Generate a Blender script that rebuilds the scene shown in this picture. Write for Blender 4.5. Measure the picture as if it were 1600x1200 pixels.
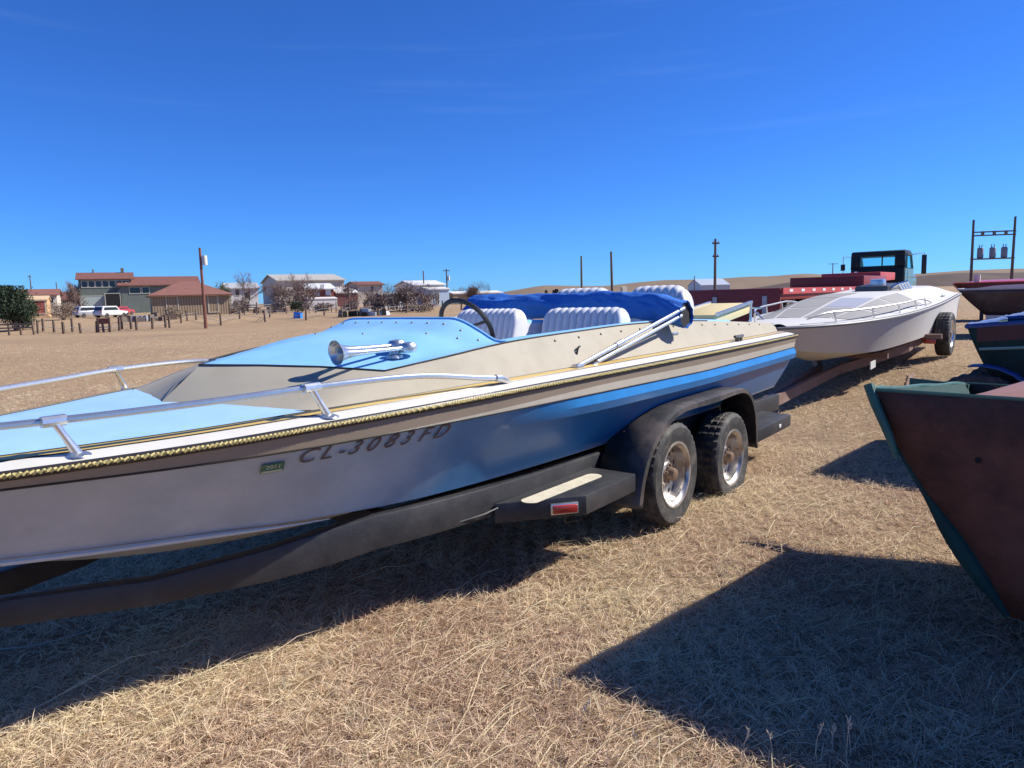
import bpy, bmesh, math, random
import numpy as np
from mathutils import Vector, Matrix, noise as mnoise
random.seed(7); rng = np.random.default_rng(11)
R = math.radians
for o in list(bpy.data.objects): bpy.data.objects.remove(o)
scene = bpy.context.scene
col = scene.collection
# ------------------------------------------------------------------ camera
FPX, HORIZON, ROLL, CAMH = 1109.0, 464.0, R(1.5), 1.52
PITCH = math.atan((600 - HORIZON) / FPX)
cd = bpy.data.cameras.new('camera'); cam = bpy.data.objects.new('camera', cd); col.objects.link(cam)
cd.sensor_fit = 'HORIZONTAL'; cd.sensor_width = 36.0; cd.lens = 36.0 * FPX / 1600.0
cd.clip_start = 0.05; cd.clip_end = 12000
cam.matrix_world = (Matrix.Translation((0, 0, CAMH)) @ Matrix.Rotation(math.pi / 2 - PITCH, 4, 'X') @ Matrix.Rotation(-ROLL, 4, 'Z'))
scene.camera = cam
# ------------------------------------------------------------------ sky and sun
SUN_AZ, SUN_EL = R(10), R(40)          # azimuth measured from +X towards +Y
sdir = Vector((math.cos(SUN_AZ) * math.cos(SUN_EL), math.sin(SUN_AZ) * math.cos(SUN_EL), math.sin(SUN_EL)))
w = bpy.data.worlds.new('World'); scene.world = w; w.use_nodes = True
wn, wl = w.node_tree.nodes, w.node_tree.links
bg = wn['Background']
sky = wn.new('ShaderNodeTexSky'); sky.sky_type = 'NISHITA'; sky.sun_disc = False
sky.sun_elevation = SUN_EL; sky.sun_rotation = math.pi / 2 - SUN_AZ
sky.altitude = 1600; sky.air_density = 1.0; sky.dust_density = 0.0; sky.ozone_density = 1.5
tint = wn.new('ShaderNodeMix'); tint.data_type = 'RGBA'; tint.blend_type = 'MULTIPLY'; tint.inputs[0].default_value = 1; tint.inputs[7].default_value = (.255, .645, 1.42, 1)
wl.new(sky.outputs[0], tint.inputs[6])
hsv = wn.new('ShaderNodeHueSaturation'); hsv.inputs['Saturation'].default_value = 1.0
wl.new(tint.outputs[2], hsv.inputs['Color'])
# thin cirrus streaks in the sky
geo = wn.new('ShaderNodeTexCoord'); mp = wn.new('ShaderNodeMapping'); mp.inputs['Rotation'].default_value = (0, R(-3), 0); mp.inputs['Scale'].default_value = (1.6, 1.6, 26)
nz = wn.new('ShaderNodeTexNoise'); nz.inputs['Scale'].default_value = 1.7; nz.inputs['Detail'].default_value = 5
cr = wn.new('ShaderNodeValToRGB'); cr.color_ramp.elements[0].position = .60; cr.color_ramp.elements[1].position = .95
cr.color_ramp.elements[1].color = (.09, .09, .09, 1)
mx = wn.new('ShaderNodeMix'); mx.data_type = 'RGBA'; mx.inputs[7].default_value = (4.5, 6.5, 9.5, 1)
wl.new(geo.outputs['Generated'], mp.inputs[0]); wl.new(mp.outputs[0], nz.inputs['Vector']); wl.new(nz.outputs[0], cr.inputs[0])
wl.new(cr.outputs[0], mx.inputs[0]); wl.new(hsv.outputs[0], mx.inputs[6]); wl.new(mx.outputs[2], bg.inputs[0])
bg.inputs[1].default_value = 0.078
sl = bpy.data.lights.new('sun', 'SUN'); sl.energy = 5.0; sl.angle = R(0.5); sl.color = (1, .95, .87)
so = bpy.data.objects.new('sun', sl); col.objects.link(so); so.rotation_euler = sdir.to_track_quat('Z', 'Y').to_euler(); so.location = (20, 5, 30)
vs = scene.view_settings; vs.view_transform = 'Standard'; vs.look = 'None'; vs.gamma = 1; vs.use_curve_mapping = False
vs.exposure = 0.55

# ------------------------------------------------------------------ helpers
def ray(px, py):
    x = (px - 800) / FPX; y = -(py - 600) / FPX
    c, s = math.cos(ROLL), math.sin(ROLL); x, y = x * c + y * s, -x * s + y * c
    return Vector((x, math.cos(PITCH) + y * math.sin(PITCH), -math.sin(PITCH) + y * math.cos(PITCH)))
def at(px, py, Y):
    r = ray(px, py); return Vector((0, 0, CAMH)) + r * (Y / r.y)
def sstep(a, b, x):
    t = min(1, max(0, (x - a) / (b - a))); return t * t * (3 - 2 * t)
def lerp(a, b, t): return a + (b - a) * t
def gz(x, y):
    z = .42 * sstep(3, 7.5, x) * sstep(6, 10.5, y)
    d = math.hypot(x, y)
    f = sstep(2, -40, x) if x < 2 else 0
    dip = np.interp(y, [0, 15, 40, 72, 100, 134, 220, 5000], [0, 0, -.35, -1.0, 0.0, .5, .7, .7])
    dip2 = np.interp(y, [0, 20, 60, 130, 300, 5000], [0, 0, -.2, .2, .6, .7])
    z += lerp(dip2, dip, min(1, f * 1.3))
    z += .03 * mnoise.noise((x * .3, y * .3, 0)) * sstep(6, 20, d) + .25 * mnoise.noise((x * .02, y * .02, 5)) * sstep(60, 140, d)
    return float(z)

MATS = {}
def nd(nt, t, **kw):
    n = nt.nodes.new(t)
    for k, v in kw.items(): n.inputs[k].default_value = v
    return n
def mat(name, c, rough=.5, metal=0., var=.12, scale=8., bump=0., bscale=60., coat=0., dirt=None, dirt_amt=0., dscale=3., spec=.5, trans=0., coords='Object'):
    if name in MATS: return MATS[name]
    m = bpy.data.materials.new(name); m.use_nodes = True; nt = m.node_tree; L = nt.links
    p = nt.nodes['Principled BSDF']; p.inputs['Roughness'].default_value = rough; p.inputs['Metallic'].default_value = metal
    p.inputs['Specular IOR Level'].default_value = spec
    if coat: p.inputs['Coat Weight'].default_value = coat; p.inputs['Coat Roughness'].default_value = .08
    if trans: p.inputs['Transmission Weight'].default_value = trans
    tc = nd(nt, 'ShaderNodeTexCoord'); n1 = nd(nt, 'ShaderNodeTexNoise', Scale=scale, Detail=6.0, Roughness=.6)
    L.new(tc.outputs[coords], n1.inputs['Vector'])
    mx = nd(nt, 'ShaderNodeMix'); mx.data_type = 'RGBA'
    mx.inputs[6].default_value = (*[max(0, x * (1 - var)) for x in c], 1); mx.inputs[7].default_value = (*[min(1, x * (1 + var)) for x in c], 1)
    L.new(n1.outputs[0], mx.inputs[0]); out = mx.outputs[2]
    if dirt:
        n2 = nd(nt, 'ShaderNodeTexNoise', Scale=dscale, Detail=8.0, Roughness=.7); L.new(tc.outputs[coords], n2.inputs['Vector'])
        r2 = nd(nt, 'ShaderNodeMapRange'); r2.inputs[1].default_value = .45; r2.inputs[2].default_value = .72; r2.inputs[4].default_value = dirt_amt
        L.new(n2.outputs[0], r2.inputs[0])
        m2 = nd(nt, 'ShaderNodeMix'); m2.data_type = 'RGBA'; m2.inputs[7].default_value = (*dirt, 1)
        L.new(r2.outputs[0], m2.inputs[0]); L.new(out, m2.inputs[6]); out = m2.outputs[2]
    L.new(out, p.inputs['Base Color'])
    rr = nd(nt, 'ShaderNodeMapRange'); rr.inputs[3].default_value = max(0.02, rough * .8); rr.inputs[4].default_value = min(1, rough * 1.25)
    L.new(n1.outputs[0], rr.inputs[0]); L.new(rr.outputs[0], p.inputs['Roughness'])
    if bump:
        n3 = nd(nt, 'ShaderNodeTexNoise', Scale=bscale, Detail=4.0); L.new(tc.outputs[coords], n3.inputs['Vector'])
        b = nd(nt, 'ShaderNodeBump', Strength=bump, Distance=.01); L.new(n3.outputs[0], b.inputs['Height']); L.new(b.outputs[0], p.inputs['Normal'])
    MATS[name] = m; return m
def stripes(name, c1, c2, scale, axis='X', rough=.8, thr=.5, bump=.6):
    if name in MATS: return MATS[name]
    m = bpy.data.materials.new(name); m.use_nodes = True; nt = m.node_tree; L = nt.links
    p = nt.nodes['Principled BSDF']; p.inputs['Roughness'].default_value = rough
    tc = nd(nt, 'ShaderNodeTexCoord'); wv = nd(nt, 'ShaderNodeTexWave', Scale=scale, Distortion=.4); wv.bands_direction = axis
    wv.inputs['Detail Scale'].default_value = 2.0
    n = nd(nt, 'ShaderNodeTexNoise', Scale=1.3, Detail=6.0); L.new(tc.outputs['Object'], wv.inputs['Vector']); L.new(tc.outputs['Object'], n.inputs['Vector'])
    mx = nd(nt, 'ShaderNodeMix'); mx.data_type = 'RGBA'; mx.inputs[6].default_value = (*c1, 1); mx.inputs[7].default_value = (*c2, 1)
    L.new(wv.outputs[1], mx.inputs[0])
    m2 = nd(nt, 'ShaderNodeMix'); m2.data_type = 'RGBA'; m2.blend_type = 'MULTIPLY'; m2.inputs[0].default_value = .6
    rr = nd(nt, 'ShaderNodeMapRange'); rr.inputs[3].default_value = .55; rr.inputs[4].default_value = 1.35; L.new(n.outputs[0], rr.inputs[0])
    L.new(mx.outputs[2], m2.inputs[6]); L.new(rr.outputs[0], m2.inputs[7]); L.new(m2.outputs[2], p.inputs['Base Color'])
    b = nd(nt, 'ShaderNodeBump', Strength=bump, Distance=.03); L.new(wv.outputs[1], b.inputs['Height']); L.new(b.outputs[0], p.inputs['Normal'])
    MATS[name] = m; return m

def tag(o, label=None, cat=None, group=None, kind=None):
    if label: o['label'] = label
    if cat: o['category'] = cat
    if group: o['group'] = group
    if kind: o['kind'] = kind
    return o
def empty(name, loc, rz=0, label=None, cat=None, group=None, ry=0):
    o = bpy.data.objects.new(name, None); col.objects.link(o); o.location = loc; o.rotation_euler = (0, ry, rz); o.empty_display_size = .2
    return tag(o, label, cat, group)
def copy_tree(o, parent=None):
    c = o.copy(); col.objects.link(c); c.parent = parent
    for ch in list(o.children): copy_tree(ch, c)
    return c
class MB:
    def __init__(s): s.v = []; s.f = []; s.m = []
    def add(s, vs, fs, mi=0):
        b = len(s.v); s.v += [tuple(x) for x in vs]; s.f += [tuple(i + b for i in f) for f in fs]; s.m += [mi] * len(fs); return s
    def box(s, c, d, M=None, mi=0, taper=1.0):
        hx, hy, hz = d[0] / 2, d[1] / 2, d[2] / 2; V = []
        for z in (-1, 1):
            k = taper if z > 0 else 1
            for x, y in ((-1, -1), (1, -1), (1, 1), (-1, 1)):
                p = Vector((x * hx * k, y * hy * k, z * hz)); p = (M @ p if M else p) + Vector(c); V.append(p)
        return s.add(V, [(3, 2, 1, 0), (4, 5, 6, 7), (0, 1, 5, 4), (1, 2, 6, 5), (2, 3, 7, 6), (3, 0, 4, 7)], mi)
    def beam(s, p, q, wd, ht, mi=0):   # rectangular bar between two points
        p, q = Vector(p), Vector(q); d = (q - p).normalized(); up = Vector((0, 0, 1)) if abs(d.z) < .95 else Vector((1, 0, 0))
        a = d.cross(up).normalized() * wd / 2; b = a.cross(d).normalized() * ht / 2
        V = [p + i * a + j * b for i, j in ((-1, -1), (1, -1), (1, 1), (-1, 1))] + [q + i * a + j * b for i, j in ((-1, -1), (1, -1), (1, 1), (-1, 1))]
        return s.add(V, [(3, 2, 1, 0), (4, 5, 6, 7), (0, 1, 5, 4), (1, 2, 6, 5), (2, 3, 7, 6), (3, 0, 4, 7)], mi)
    def tube(s, path, r, n=8, mi=0, caps=True):
        path = [Vector(p) for p in path]; rs = r if hasattr(r, '__len__') else [r] * len(path); V = []; F = []; prev = None
        for i, p in enumerate(path):
            d = (path[min(i + 1, len(path) - 1)] - path[max(i - 1, 0)]).normalized()
            if prev is None: a = d.orthogonal().normalized()
            else:
                a = prev - d * prev.dot(d); a = a.normalized() if a.length > 1e-6 else d.orthogonal().normalized()
            prev = a; b = d.cross(a)
            for k in range(n):
                t = 2 * math.pi * k / n; V.append(p + (a * math.cos(t) + b * math.sin(t)) * rs[i])
        for i in range(len(path) - 1):
            for k in range(n): F.append((i * n + k, i * n + (k + 1) % n, (i + 1) * n + (k + 1) % n, (i + 1) * n + k))
        if caps: F.append(tuple(reversed(range(n)))); F.append(tuple((len(path) - 1) * n + k for k in range(n)))
        return s.add(V, F, mi)
    def lathe(s, prof, n=32, axis='Y', c=(0, 0, 0), mi=0, closed=False):   # prof: (radius, along)
        V = []; F = []; m = len(prof); c = Vector(c)
        for k in range(n):
            t = 2 * math.pi * k / n
            for r, a in prof:
                x, y = r * math.cos(t), r * math.sin(t)
                V.append(c + (Vector((x, a, y)) if axis == 'Y' else Vector((x, y, a)) if axis == 'Z' else Vector((a, x, y))))
        for k in range(n):
            for j in range(m if closed else m - 1):
                F.append((k * m + j, k * m + (j + 1) % m, ((k + 1) % n) * m + (j + 1) % m, ((k + 1) % n) * m + j))
        return s.add(V, F, mi)
    def grid(s, rows, mi=0, closed=False):
        V = [p for r in rows for p in r]; n = len(rows[0]); F = []
        for i in range(len(rows) - 1):
            for j in range(n if closed else n - 1): F.append((i * n + j, i * n + (j + 1) % n, (i + 1) * n + (j + 1) % n, (i + 1) * n + j))
        return s.add(V, F, mi)
    def poly(s, pts, mi=0): return s.add(pts, [tuple(range(len(pts)))], mi)
    def prism(s, pts, d, mi=0):   # extrude polygon by vector d
        n = len(pts); d = Vector(d); V = [Vector(p) for p in pts]; V += [p + d for p in V]
        F = [tuple(reversed(range(n))), tuple(range(n, 2 * n))] + [(i, (i + 1) % n, (i + 1) % n + n, i + n) for i in range(n)]
        return s.add(V, F, mi)
    def build(s, name, mats, parent=None, smooth=True, ang=35, bevel=0, solid=0, weld=True):
        me = bpy.data.meshes.new(name); me.from_pydata(s.v, [], s.f)
        if not isinstance(mats, (list, tuple)): mats = [mats]
        for m in mats: me.materials.append(m)
        if len(mats) > 1: me.polygons.foreach_set('material_index', s.m)
        bm = bmesh.new(); bm.from_mesh(me)
        if weld: bmesh.ops.remove_doubles(bm, verts=bm.verts, dist=1e-5)
        bmesh.ops.recalc_face_normals(bm, faces=bm.faces)
        if bevel: bmesh.ops.bevel(bm, geom=[e for e in bm.edges if len(e.link_faces) == 2 and e.calc_face_angle(0) > R(40)], offset=bevel, segments=2, affect='EDGES', profile=.5)
        bm.to_mesh(me); bm.free()
        if smooth:
            me.polygons.foreach_set('use_smooth', [True] * len(me.polygons)); me.set_sharp_from_angle(angle=R(ang))
        o = bpy.data.objects.new(name, me); col.objects.link(o); o.parent = parent
        if solid:
            md = o.modifiers.new('solid', 'SOLIDIFY'); md.thickness = solid; md.offset = 0
        return o
def spline(pts, n):   # resampled Catmull-Rom, n points per span
    P = [Vector(p) for p in pts]; out = []
    for i in range(len(P) - 1):
        a, b, c, d = P[max(i - 1, 0)], P[i], P[i + 1], P[min(i + 2, len(P) - 1)]
        for k in range(n):
            t = k / n; out.append(.5 * ((2 * b) + (c - a) * t + (2 * a - 5 * b + 4 * c - d) * t * t + (3 * b - a - 3 * c + d) * t ** 3))
    out.append(P[-1]); return out
def text_mesh(s, size, shear=0., extrude=.001):
    cu = bpy.data.curves.new('t', 'FONT'); cu.body = s; cu.size = size; cu.shear = shear; cu.extrude = extrude; cu.align_x = 'LEFT'
    o = bpy.data.objects.new('t', cu); col.objects.link(o); dg = bpy.context.evaluated_depsgraph_get(); dg.update()
    me = bpy.data.meshes.new_from_object(o.evaluated_get(dg)); bpy.data.objects.remove(o); return me

# ------------------------------------------------------------------ materials
def ground_mat():
    m = bpy.data.materials.new('dry_pasture'); m.use_nodes = True; nt = m.node_tree; L = nt.links; p = nt.nodes['Principled BSDF']
    p.inputs['Roughness'].default_value = .95; p.inputs['Specular IOR Level'].default_value = .15
    tc = nd(nt, 'ShaderNodeTexCoord')
    def noise(sc, de=8., sx=1, sy=1):
        mpn = nd(nt, 'ShaderNodeMapping'); mpn.inputs['Scale'].default_value = (sx, sy, 1); mpn.inputs['Rotation'].default_value = (0, 0, R(40))
        L.new(tc.outputs['Object'], mpn.inputs[0]); n = nd(nt, 'ShaderNodeTexNoise', Scale=sc, Detail=de, Roughness=.65); L.new(mpn.outputs[0], n.inputs['Vector']); return n.outputs[0]
    a, b, c, d = noise(55, 8, 1, 3), noise(1.1, 6), noise(9, 8), noise(.05, 5)
    r1 = nd(nt, 'ShaderNodeValToRGB'); e = r1.color_ramp.elements; e[0].position = .3; e[0].color = (.20, .135, .09, 1); e[1].position = .68; e[1].color = (.48, .375, .26, 1)
    k = e.new(.48); k.color = (.36, .265, .178, 1); L.new(a, r1.inputs[0])
    r2 = nd(nt, 'ShaderNodeValToRGB'); e = r2.color_ramp.elements; e[0].position = .35; e[0].color = (.35, .25, .18, 1); e[1].position = .65; e[1].color = (.43, .345, .23, 1); L.new(b, r2.inputs[0])
    r3 = nd(nt, 'ShaderNodeValToRGB'); e = r3.color_ramp.elements; e[0].position = .35; e[0].color = (.75, .72, .68, 1); e[1].position = .65; e[1].color = (1.12, 1.06, .98, 1); L.new(c, r3.inputs[0])
    r4 = nd(nt, 'ShaderNodeValToRGB'); e = r4.color_ramp.elements; e[0].position = .35; e[0].color = (.85, .82, .78, 1); e[1].position = .65; e[1].color = (1.1, 1.05, .95, 1); L.new(d, r4.inputs[0])
    def mul(x, y, f=1., bt='MULTIPLY'):
        mm = nd(nt, 'ShaderNodeMix'); mm.data_type = 'RGBA'; mm.blend_type = bt; mm.inputs[0].default_value = f; L.new(x, mm.inputs[6]); L.new(y, mm.inputs[7]); return mm.outputs[2]
    o = mul(mul(mul(r1.outputs[0], r2.outputs[0], .55, 'MIX'), r3.outputs[0]), r4.outputs[0]); L.new(o, p.inputs['Base Color'])
    bp = nd(nt, 'ShaderNodeBump', Strength=.7, Distance=.03); L.new(a, bp.inputs['Height']); L.new(bp.outputs[0], p.inputs['Normal'])
    return m
def grass_mat():
    m = bpy.data.materials.new('dry_grass'); m.use_nodes = True; nt = m.node_tree; L = nt.links; p = nt.nodes['Principled BSDF']
    p.inputs['Roughness'].default_value = .7; p.inputs['Specular IOR Level'].default_value = .3
    at_ = nd(nt, 'ShaderNodeAttribute'); at_.attribute_name = 'tone'
    r = nd(nt, 'ShaderNodeValToRGB'); e = r.color_ramp.elements; e[0].color = (.34, .20, .13, 1); e[1].color = (.86, .74, .50, 1)
    for ps, c in ((.25, (.58, .41, .295, 1)), (.5, (.74, .575, .40, 1)), (.75, (.82, .67, .46, 1)), (.87, (.70, .62, .38, 1))): k = e.new(ps); k.color = c
    L.new(at_.outputs['Fac'], r.inputs[0]); L.new(r.outputs[0], p.inputs['Base Color'])
    tr = nd(nt, 'ShaderNodeBsdfTranslucent'); L.new(r.outputs[0], tr.inputs[0]); ms = nd(nt, 'ShaderNodeMixShader'); ms.inputs[0].default_value = .35
    L.new(p.outputs[0], ms.inputs[1]); L.new(tr.outputs[0], ms.inputs[2]); L.new(ms.outputs[0], nt.nodes['Material Output'].inputs[0])
    return m
def fade_mat():   # hull side paint: silver-white at the bow, blue flake towards the stern
    m = bpy.data.materials.new('hull_paint'); m.use_nodes = True; nt = m.node_tree; L = nt.links; p = nt.nodes['Principled BSDF']
    p.inputs['Roughness'].default_value = .3; p.inputs['Specular IOR Level'].default_value = .25; p.inputs['Coat Weight'].default_value = .06; p.inputs['Coat Roughness'].default_value = .07; p.inputs['Metallic'].default_value = .0
    tc = nd(nt, 'ShaderNodeTexCoord'); sp = nd(nt, 'ShaderNodeSeparateXYZ'); L.new(tc.outputs['Object'], sp.inputs[0])
    n = nd(nt, 'ShaderNodeTexNoise', Scale=1.6, Detail=3.0); L.new(tc.outputs['Object'], n.inputs['Vector'])
    ma = nd(nt, 'ShaderNodeMath'); ma.operation = 'MULTIPLY_ADD'; ma.inputs[1].default_value = 1.5; L.new(n.outputs[0], ma.inputs[0]); L.new(sp.outputs[0], ma.inputs[2])
    mr = nd(nt, 'ShaderNodeMapRange'); mr.inputs[1].default_value = 1.9; mr.inputs[2].default_value = 3.7; L.new(ma.outputs[0], mr.inputs[0])
    r = nd(nt, 'ShaderNodeValToRGB'); e = r.color_ramp.elements; e[0].color = (.43, .47, .54, 1); e[1].color = (.03, .19, .46, 1); k = e.new(.35); k.color = (.33, .44, .58, 1); k = e.new(.7); k.color = (.07, .24, .48, 1)
    L.new(mr.outputs[0], r.inputs[0])
    zr = nd(nt, 'ShaderNodeMapRange'); zr.inputs[1].default_value = .605; zr.inputs[2].default_value = .585; L.new(sp.outputs[2], zr.inputs[0])
    m2 = nd(nt, 'ShaderNodeMix'); m2.data_type = 'RGBA'; m2.inputs[7].default_value = (.62, .61, .56, 1); L.new(zr.outputs[0], m2.inputs[0]); L.new(r.outputs[0], m2.inputs[6])
    n2 = nd(nt, 'ShaderNodeTexNoise', Scale=4.0, Detail=8.0, Roughness=.7); L.new(tc.outputs['Object'], n2.inputs['Vector'])
    rr = nd(nt, 'ShaderNodeMapRange'); rr.inputs[1].default_value = .35; rr.inputs[2].default_value = .7; rr.inputs[3].default_value = .84; rr.inputs[4].default_value = 1.05; L.new(n2.outputs[0], rr.inputs[0])
    m3 = nd(nt, 'ShaderNodeMix'); m3.data_type = 'RGBA'; m3.blend_type = 'MULTIPLY'; m3.inputs[0].default_value = 1; L.new(m2.outputs[2], m3.inputs[6]); L.new(rr.outputs[0], m3.inputs[7])
    L.new(m3.outputs[2], p.inputs['Base Color']); return m
M_ground, M_grass, M_hull = ground_mat(), grass_mat(), fade_mat()
M_white = mat('white_gelcoat', (.62, .60, .54), .6, var=.05, spec=.2, dirt=(.45, .40, .32), dirt_amt=.25, dscale=5)
M_cream = mat('cream_gelcoat', (.40, .36, .28), .65, var=.06, spec=.15, dirt=(.26, .23, .175), dirt_amt=.4, dscale=4)
M_blue_pale = mat('pale_sky_blue_gelcoat', (.32, .53, .76), .5, var=.05, spec=.25, coat=.08, dirt=(.42, .62, .80), dirt_amt=.4, dscale=2.0)
M_blue = mat('sky_blue_gelcoat', (.22, .48, .78), .5, var=.06, spec=.25, coat=.08, dirt=(.36, .60, .82), dirt_amt=.45, dscale=2.5)
M_yellow = mat('yellow_stripe', (.62, .42, .10), .35, var=.08, coat=.2)
M_pin = mat('black_pinstripe', (.03, .025, .02), .4, var=.1)
M_tan = mat('tan_band', (.27, .215, .16), .35, var=.08, dirt=(.22, .18, .14), dirt_amt=.4, coat=.2)
M_ltan = mat('light_tan_band', (.50, .45, .37), .35, var=.06, dirt=(.3, .26, .2), dirt_amt=.3, coat=.2)
M_rope = mat('gold_rope', (.50, .41, .16), .75, var=.15, scale=90)
M_rubber = mat('black_rubber', (.022, .022, .023), .7, var=.3, scale=30, bump=.3, bscale=200, dirt=(.17, .15, .125), dirt_amt=.75, dscale=6)
M_black = mat('black_vinyl', (.015, .015, .016), .45, var=.2)
M_chrome = mat('polished_aluminium', (.66, .66, .64), .27, .85, var=.05, scale=25, dirt=(.45, .43, .40), dirt_amt=.15, dscale=10)
M_dullmetal = mat('dull_aluminium', (.62, .62, .61), .35, .9, var=.1, scale=20)
M_vinyl = mat('white_vinyl', (.64, .64, .66), .38, var=.04, scale=6, dirt=(.6, .6, .6), dirt_amt=.25, dscale=7)
M_canvas = mat('blue_canvas', (.010, .12, .46), .85, var=.3, scale=25, bump=.5, bscale=45)
M_frame = mat('black_trailer_paint', (.022, .023, .027), .5, var=.3, scale=14, dirt=(.075, .07, .07), dirt_amt=.5, dscale=4, bump=.12, bscale=80)
M_fender = mat('faded_black_fender', (.04, .038, .038), .42, var=.25, scale=9, dirt=(.20, .16, .14), dirt_amt=.75, dscale=3.5)
M_pad = mat('cream_grip_tape', (.62, .56, .42), .85, var=.12, scale=50, dirt=(.2, .18, .14), dirt_amt=.4, dscale=20)
M_redlens = mat('red_lens', (.42, .035, .02), .18, var=.2, scale=60, coat=.6)
M_rim = mat('rusty_chrome_rim', (.66, .64, .60), .3, .75, var=.15, scale=12, dirt=(.15, .08, .04), dirt_amt=.95, dscale=7)
M_hub = mat('rusty_hub', (.2, .13, .085), .6, .3, var=.35, scale=25)
M_dark = mat('dark_void', (.012, .012, .012), .9, var=.2)
M_clear = mat('clear_lens', (.7, .72, .7), .2, var=.1)
M_sticker = mat('green_sticker', (.045, .14, .085), .5, var=.2, scale=40)
M_stext = mat('pale_sticker_print', (.5, .55, .40), .6, var=.2)
M_letter = mat('faded_registration_paint', (.10, .08, .09), .55, var=.6, scale=22, dirt=(.24, .12, .07), dirt_amt=.7, dscale=11)

# ------------------------------------------------------------------ ground
def make_ground():
    xs = sorted(set([round(x, 3) for x in list(np.linspace(-12, 14, 105)) + [-4000, -2500, -1500, -900, -500, -350] + list(np.arange(-250, -12, 6.)) + list(np.arange(16, 250, 6.)) + [350, 500, 900, 1500, 2500, 4000]]))
    ys = sorted(set([round(y, 3) for y in list(np.linspace(-4, 20, 97)) + [-30, -15] + list(np.arange(22, 250, 4.)) + [300, 400, 600, 900, 1500, 2500, 4500]]))
    mb = MB(); rows = []
    for y in ys:
        rows.append([(x, y, gz(x, y) + .012 * mnoise.noise((x * 1.7, y * 1.7, 2)) * (1 if abs(x) < 14 and y < 20 else 0)) for x in xs])
    mb.grid(rows); o = mb.build('ground', M_ground, weld=False, ang=180); tag(o, kind='structure', label='dry tan pasture ground under and around the boats')
make_ground()
def make_grass():
    N = np.array
    zones = [(0.8, 3.5, 210000, 1.0), (3.5, 7.5, 280000, 1.1), (7.5, 16, 150000, 1.45), (16, 45, 90000, 2.2)]
    P = []; S = []
    for r0, r1, n, sc in zones:
        r = np.sqrt(rng.uniform(r0 * r0, r1 * r1, n)); a = rng.uniform(R(-50), R(52), n)
        P.append(np.stack([r * np.sin(a), r * np.cos(a)], 1)); S.append(np.full(n, sc))
    P = np.concatenate(P); S = np.concatenate(S)
    dn = np.array([mnoise.noise((x * .55, y * .55, 21.)) + .7 * mnoise.noise((x * 2.3, y * 2.3, 13.)) for x, y in P]); kp = rng.random(len(P)) < np.clip(.82 + dn * .75, .42, 1); P = P[kp]; S = S[kp]
    # clump: pull a share of the blades towards clump centres
    n = len(P); cl = rng.random(n) < .45
    cell = .11 * S; cx = (np.floor(P[:, 0] / cell) + .5 + .35 * np.sin(np.floor(P[:, 1] / cell) * 12.9)) * cell; cy = (np.floor(P[:, 1] / cell) + .5 + .35 * np.sin(np.floor(P[:, 0] / cell) * 7.7)) * cell
    P[cl, 0] = cx[cl] + rng.normal(0, .018, cl.sum()) * S[cl]; P[cl, 1] = cy[cl] + rng.normal(0, .018, cl.sum()) * S[cl]
    L = rng.gamma(4, .0105, n) * (.75 + .25 * S) + .012; tilt = np.clip(rng.normal(R(76), R(12), n), R(15), R(89.5)); tilt[cl] = np.clip(rng.normal(R(66), R(16), cl.sum()), R(8), R(88))
    az = rng.uniform(0, 2 * np.pi, n); W = rng.uniform(.0008, .0017, n) * S
    tone = np.clip(rng.normal(.5, .2, n), 0, 1)
    tn = N([mnoise.noise((x * .9, y * .9, 9.)) + .6 * mnoise.noise((x * 3.1, y * 3.1, 4.)) for x, y in P]); tone = np.clip(tone + tn * .36, 0, 1)
    lng = rng.random(n) < .018; L[lng] *= rng.uniform(2.5, 4.5, lng.sum()); tilt[lng] = np.clip(rng.normal(R(85), R(4), lng.sum()), R(70), R(89.5)); az[lng] = rng.normal(R(38), R(28), lng.sum()); tone[lng] = rng.uniform(.75, 1, lng.sum()); W[lng] *= 1.1
    z = N([gz(x, y) + .012 * mnoise.noise((x * 1.7, y * 1.7, 2)) for x, y in P]) + rng.uniform(-.002, .012, n)
    d = np.stack([np.sin(tilt) * np.cos(az), np.sin(tilt) * np.sin(az), np.cos(tilt)], 1)
    side = np.stack([-np.sin(az), np.cos(az), np.zeros(n)], 1) * W[:, None]
    # roll the blade around its own axis
    rl = rng.uniform(-1.2, 1.2, n)[:, None]; nor = np.cross(d, side); side = side * np.cos(rl) + nor * np.sin(rl)
    b = np.stack([P[:, 0], P[:, 1], z], 1); mid = b + d * (L * .55)[:, None] + N([0, 0, 1.]) * (L * .06)[:, None]; tip = b + d * L[:, None] - N([0, 0, 1.]) * (L * .05)[:, None]
    V = np.stack([b - side, b + side, mid - side * .8, mid + side * .8, tip], 1).reshape(-1, 3)
    base = np.arange(n)[:, None] * 5
    T = np.concatenate([base + N([[0, 1, 3]]), base + N([[0, 3, 2]]), base + N([[2, 3, 4]])], 1).reshape(-1, 3)
    me = bpy.data.meshes.new('dry_grass'); me.vertices.add(len(V)); me.vertices.foreach_set('co', V.astype(np.float32).ravel())
    me.loops.add(T.size); me.loops.foreach_set('vertex_index', T.astype(np.int32).ravel()); me.polygons.add(len(T)); me.polygons.foreach_set('loop_start', np.arange(0, T.size, 3, dtype=np.int32))
    me.update(calc_edges=True); me.materials.append(M_grass)
    at_ = me.attributes.new('tone', 'FLOAT', 'POINT'); at_.data.foreach_set('value', np.repeat(tone, 5).astype(np.float32))
    o = bpy.data.objects.new('dry_grass', me); col.objects.link(o); tag(o, 'short matted straw coloured dry grass covering the pasture', 'grass', kind='stuff')
make_grass()

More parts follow.
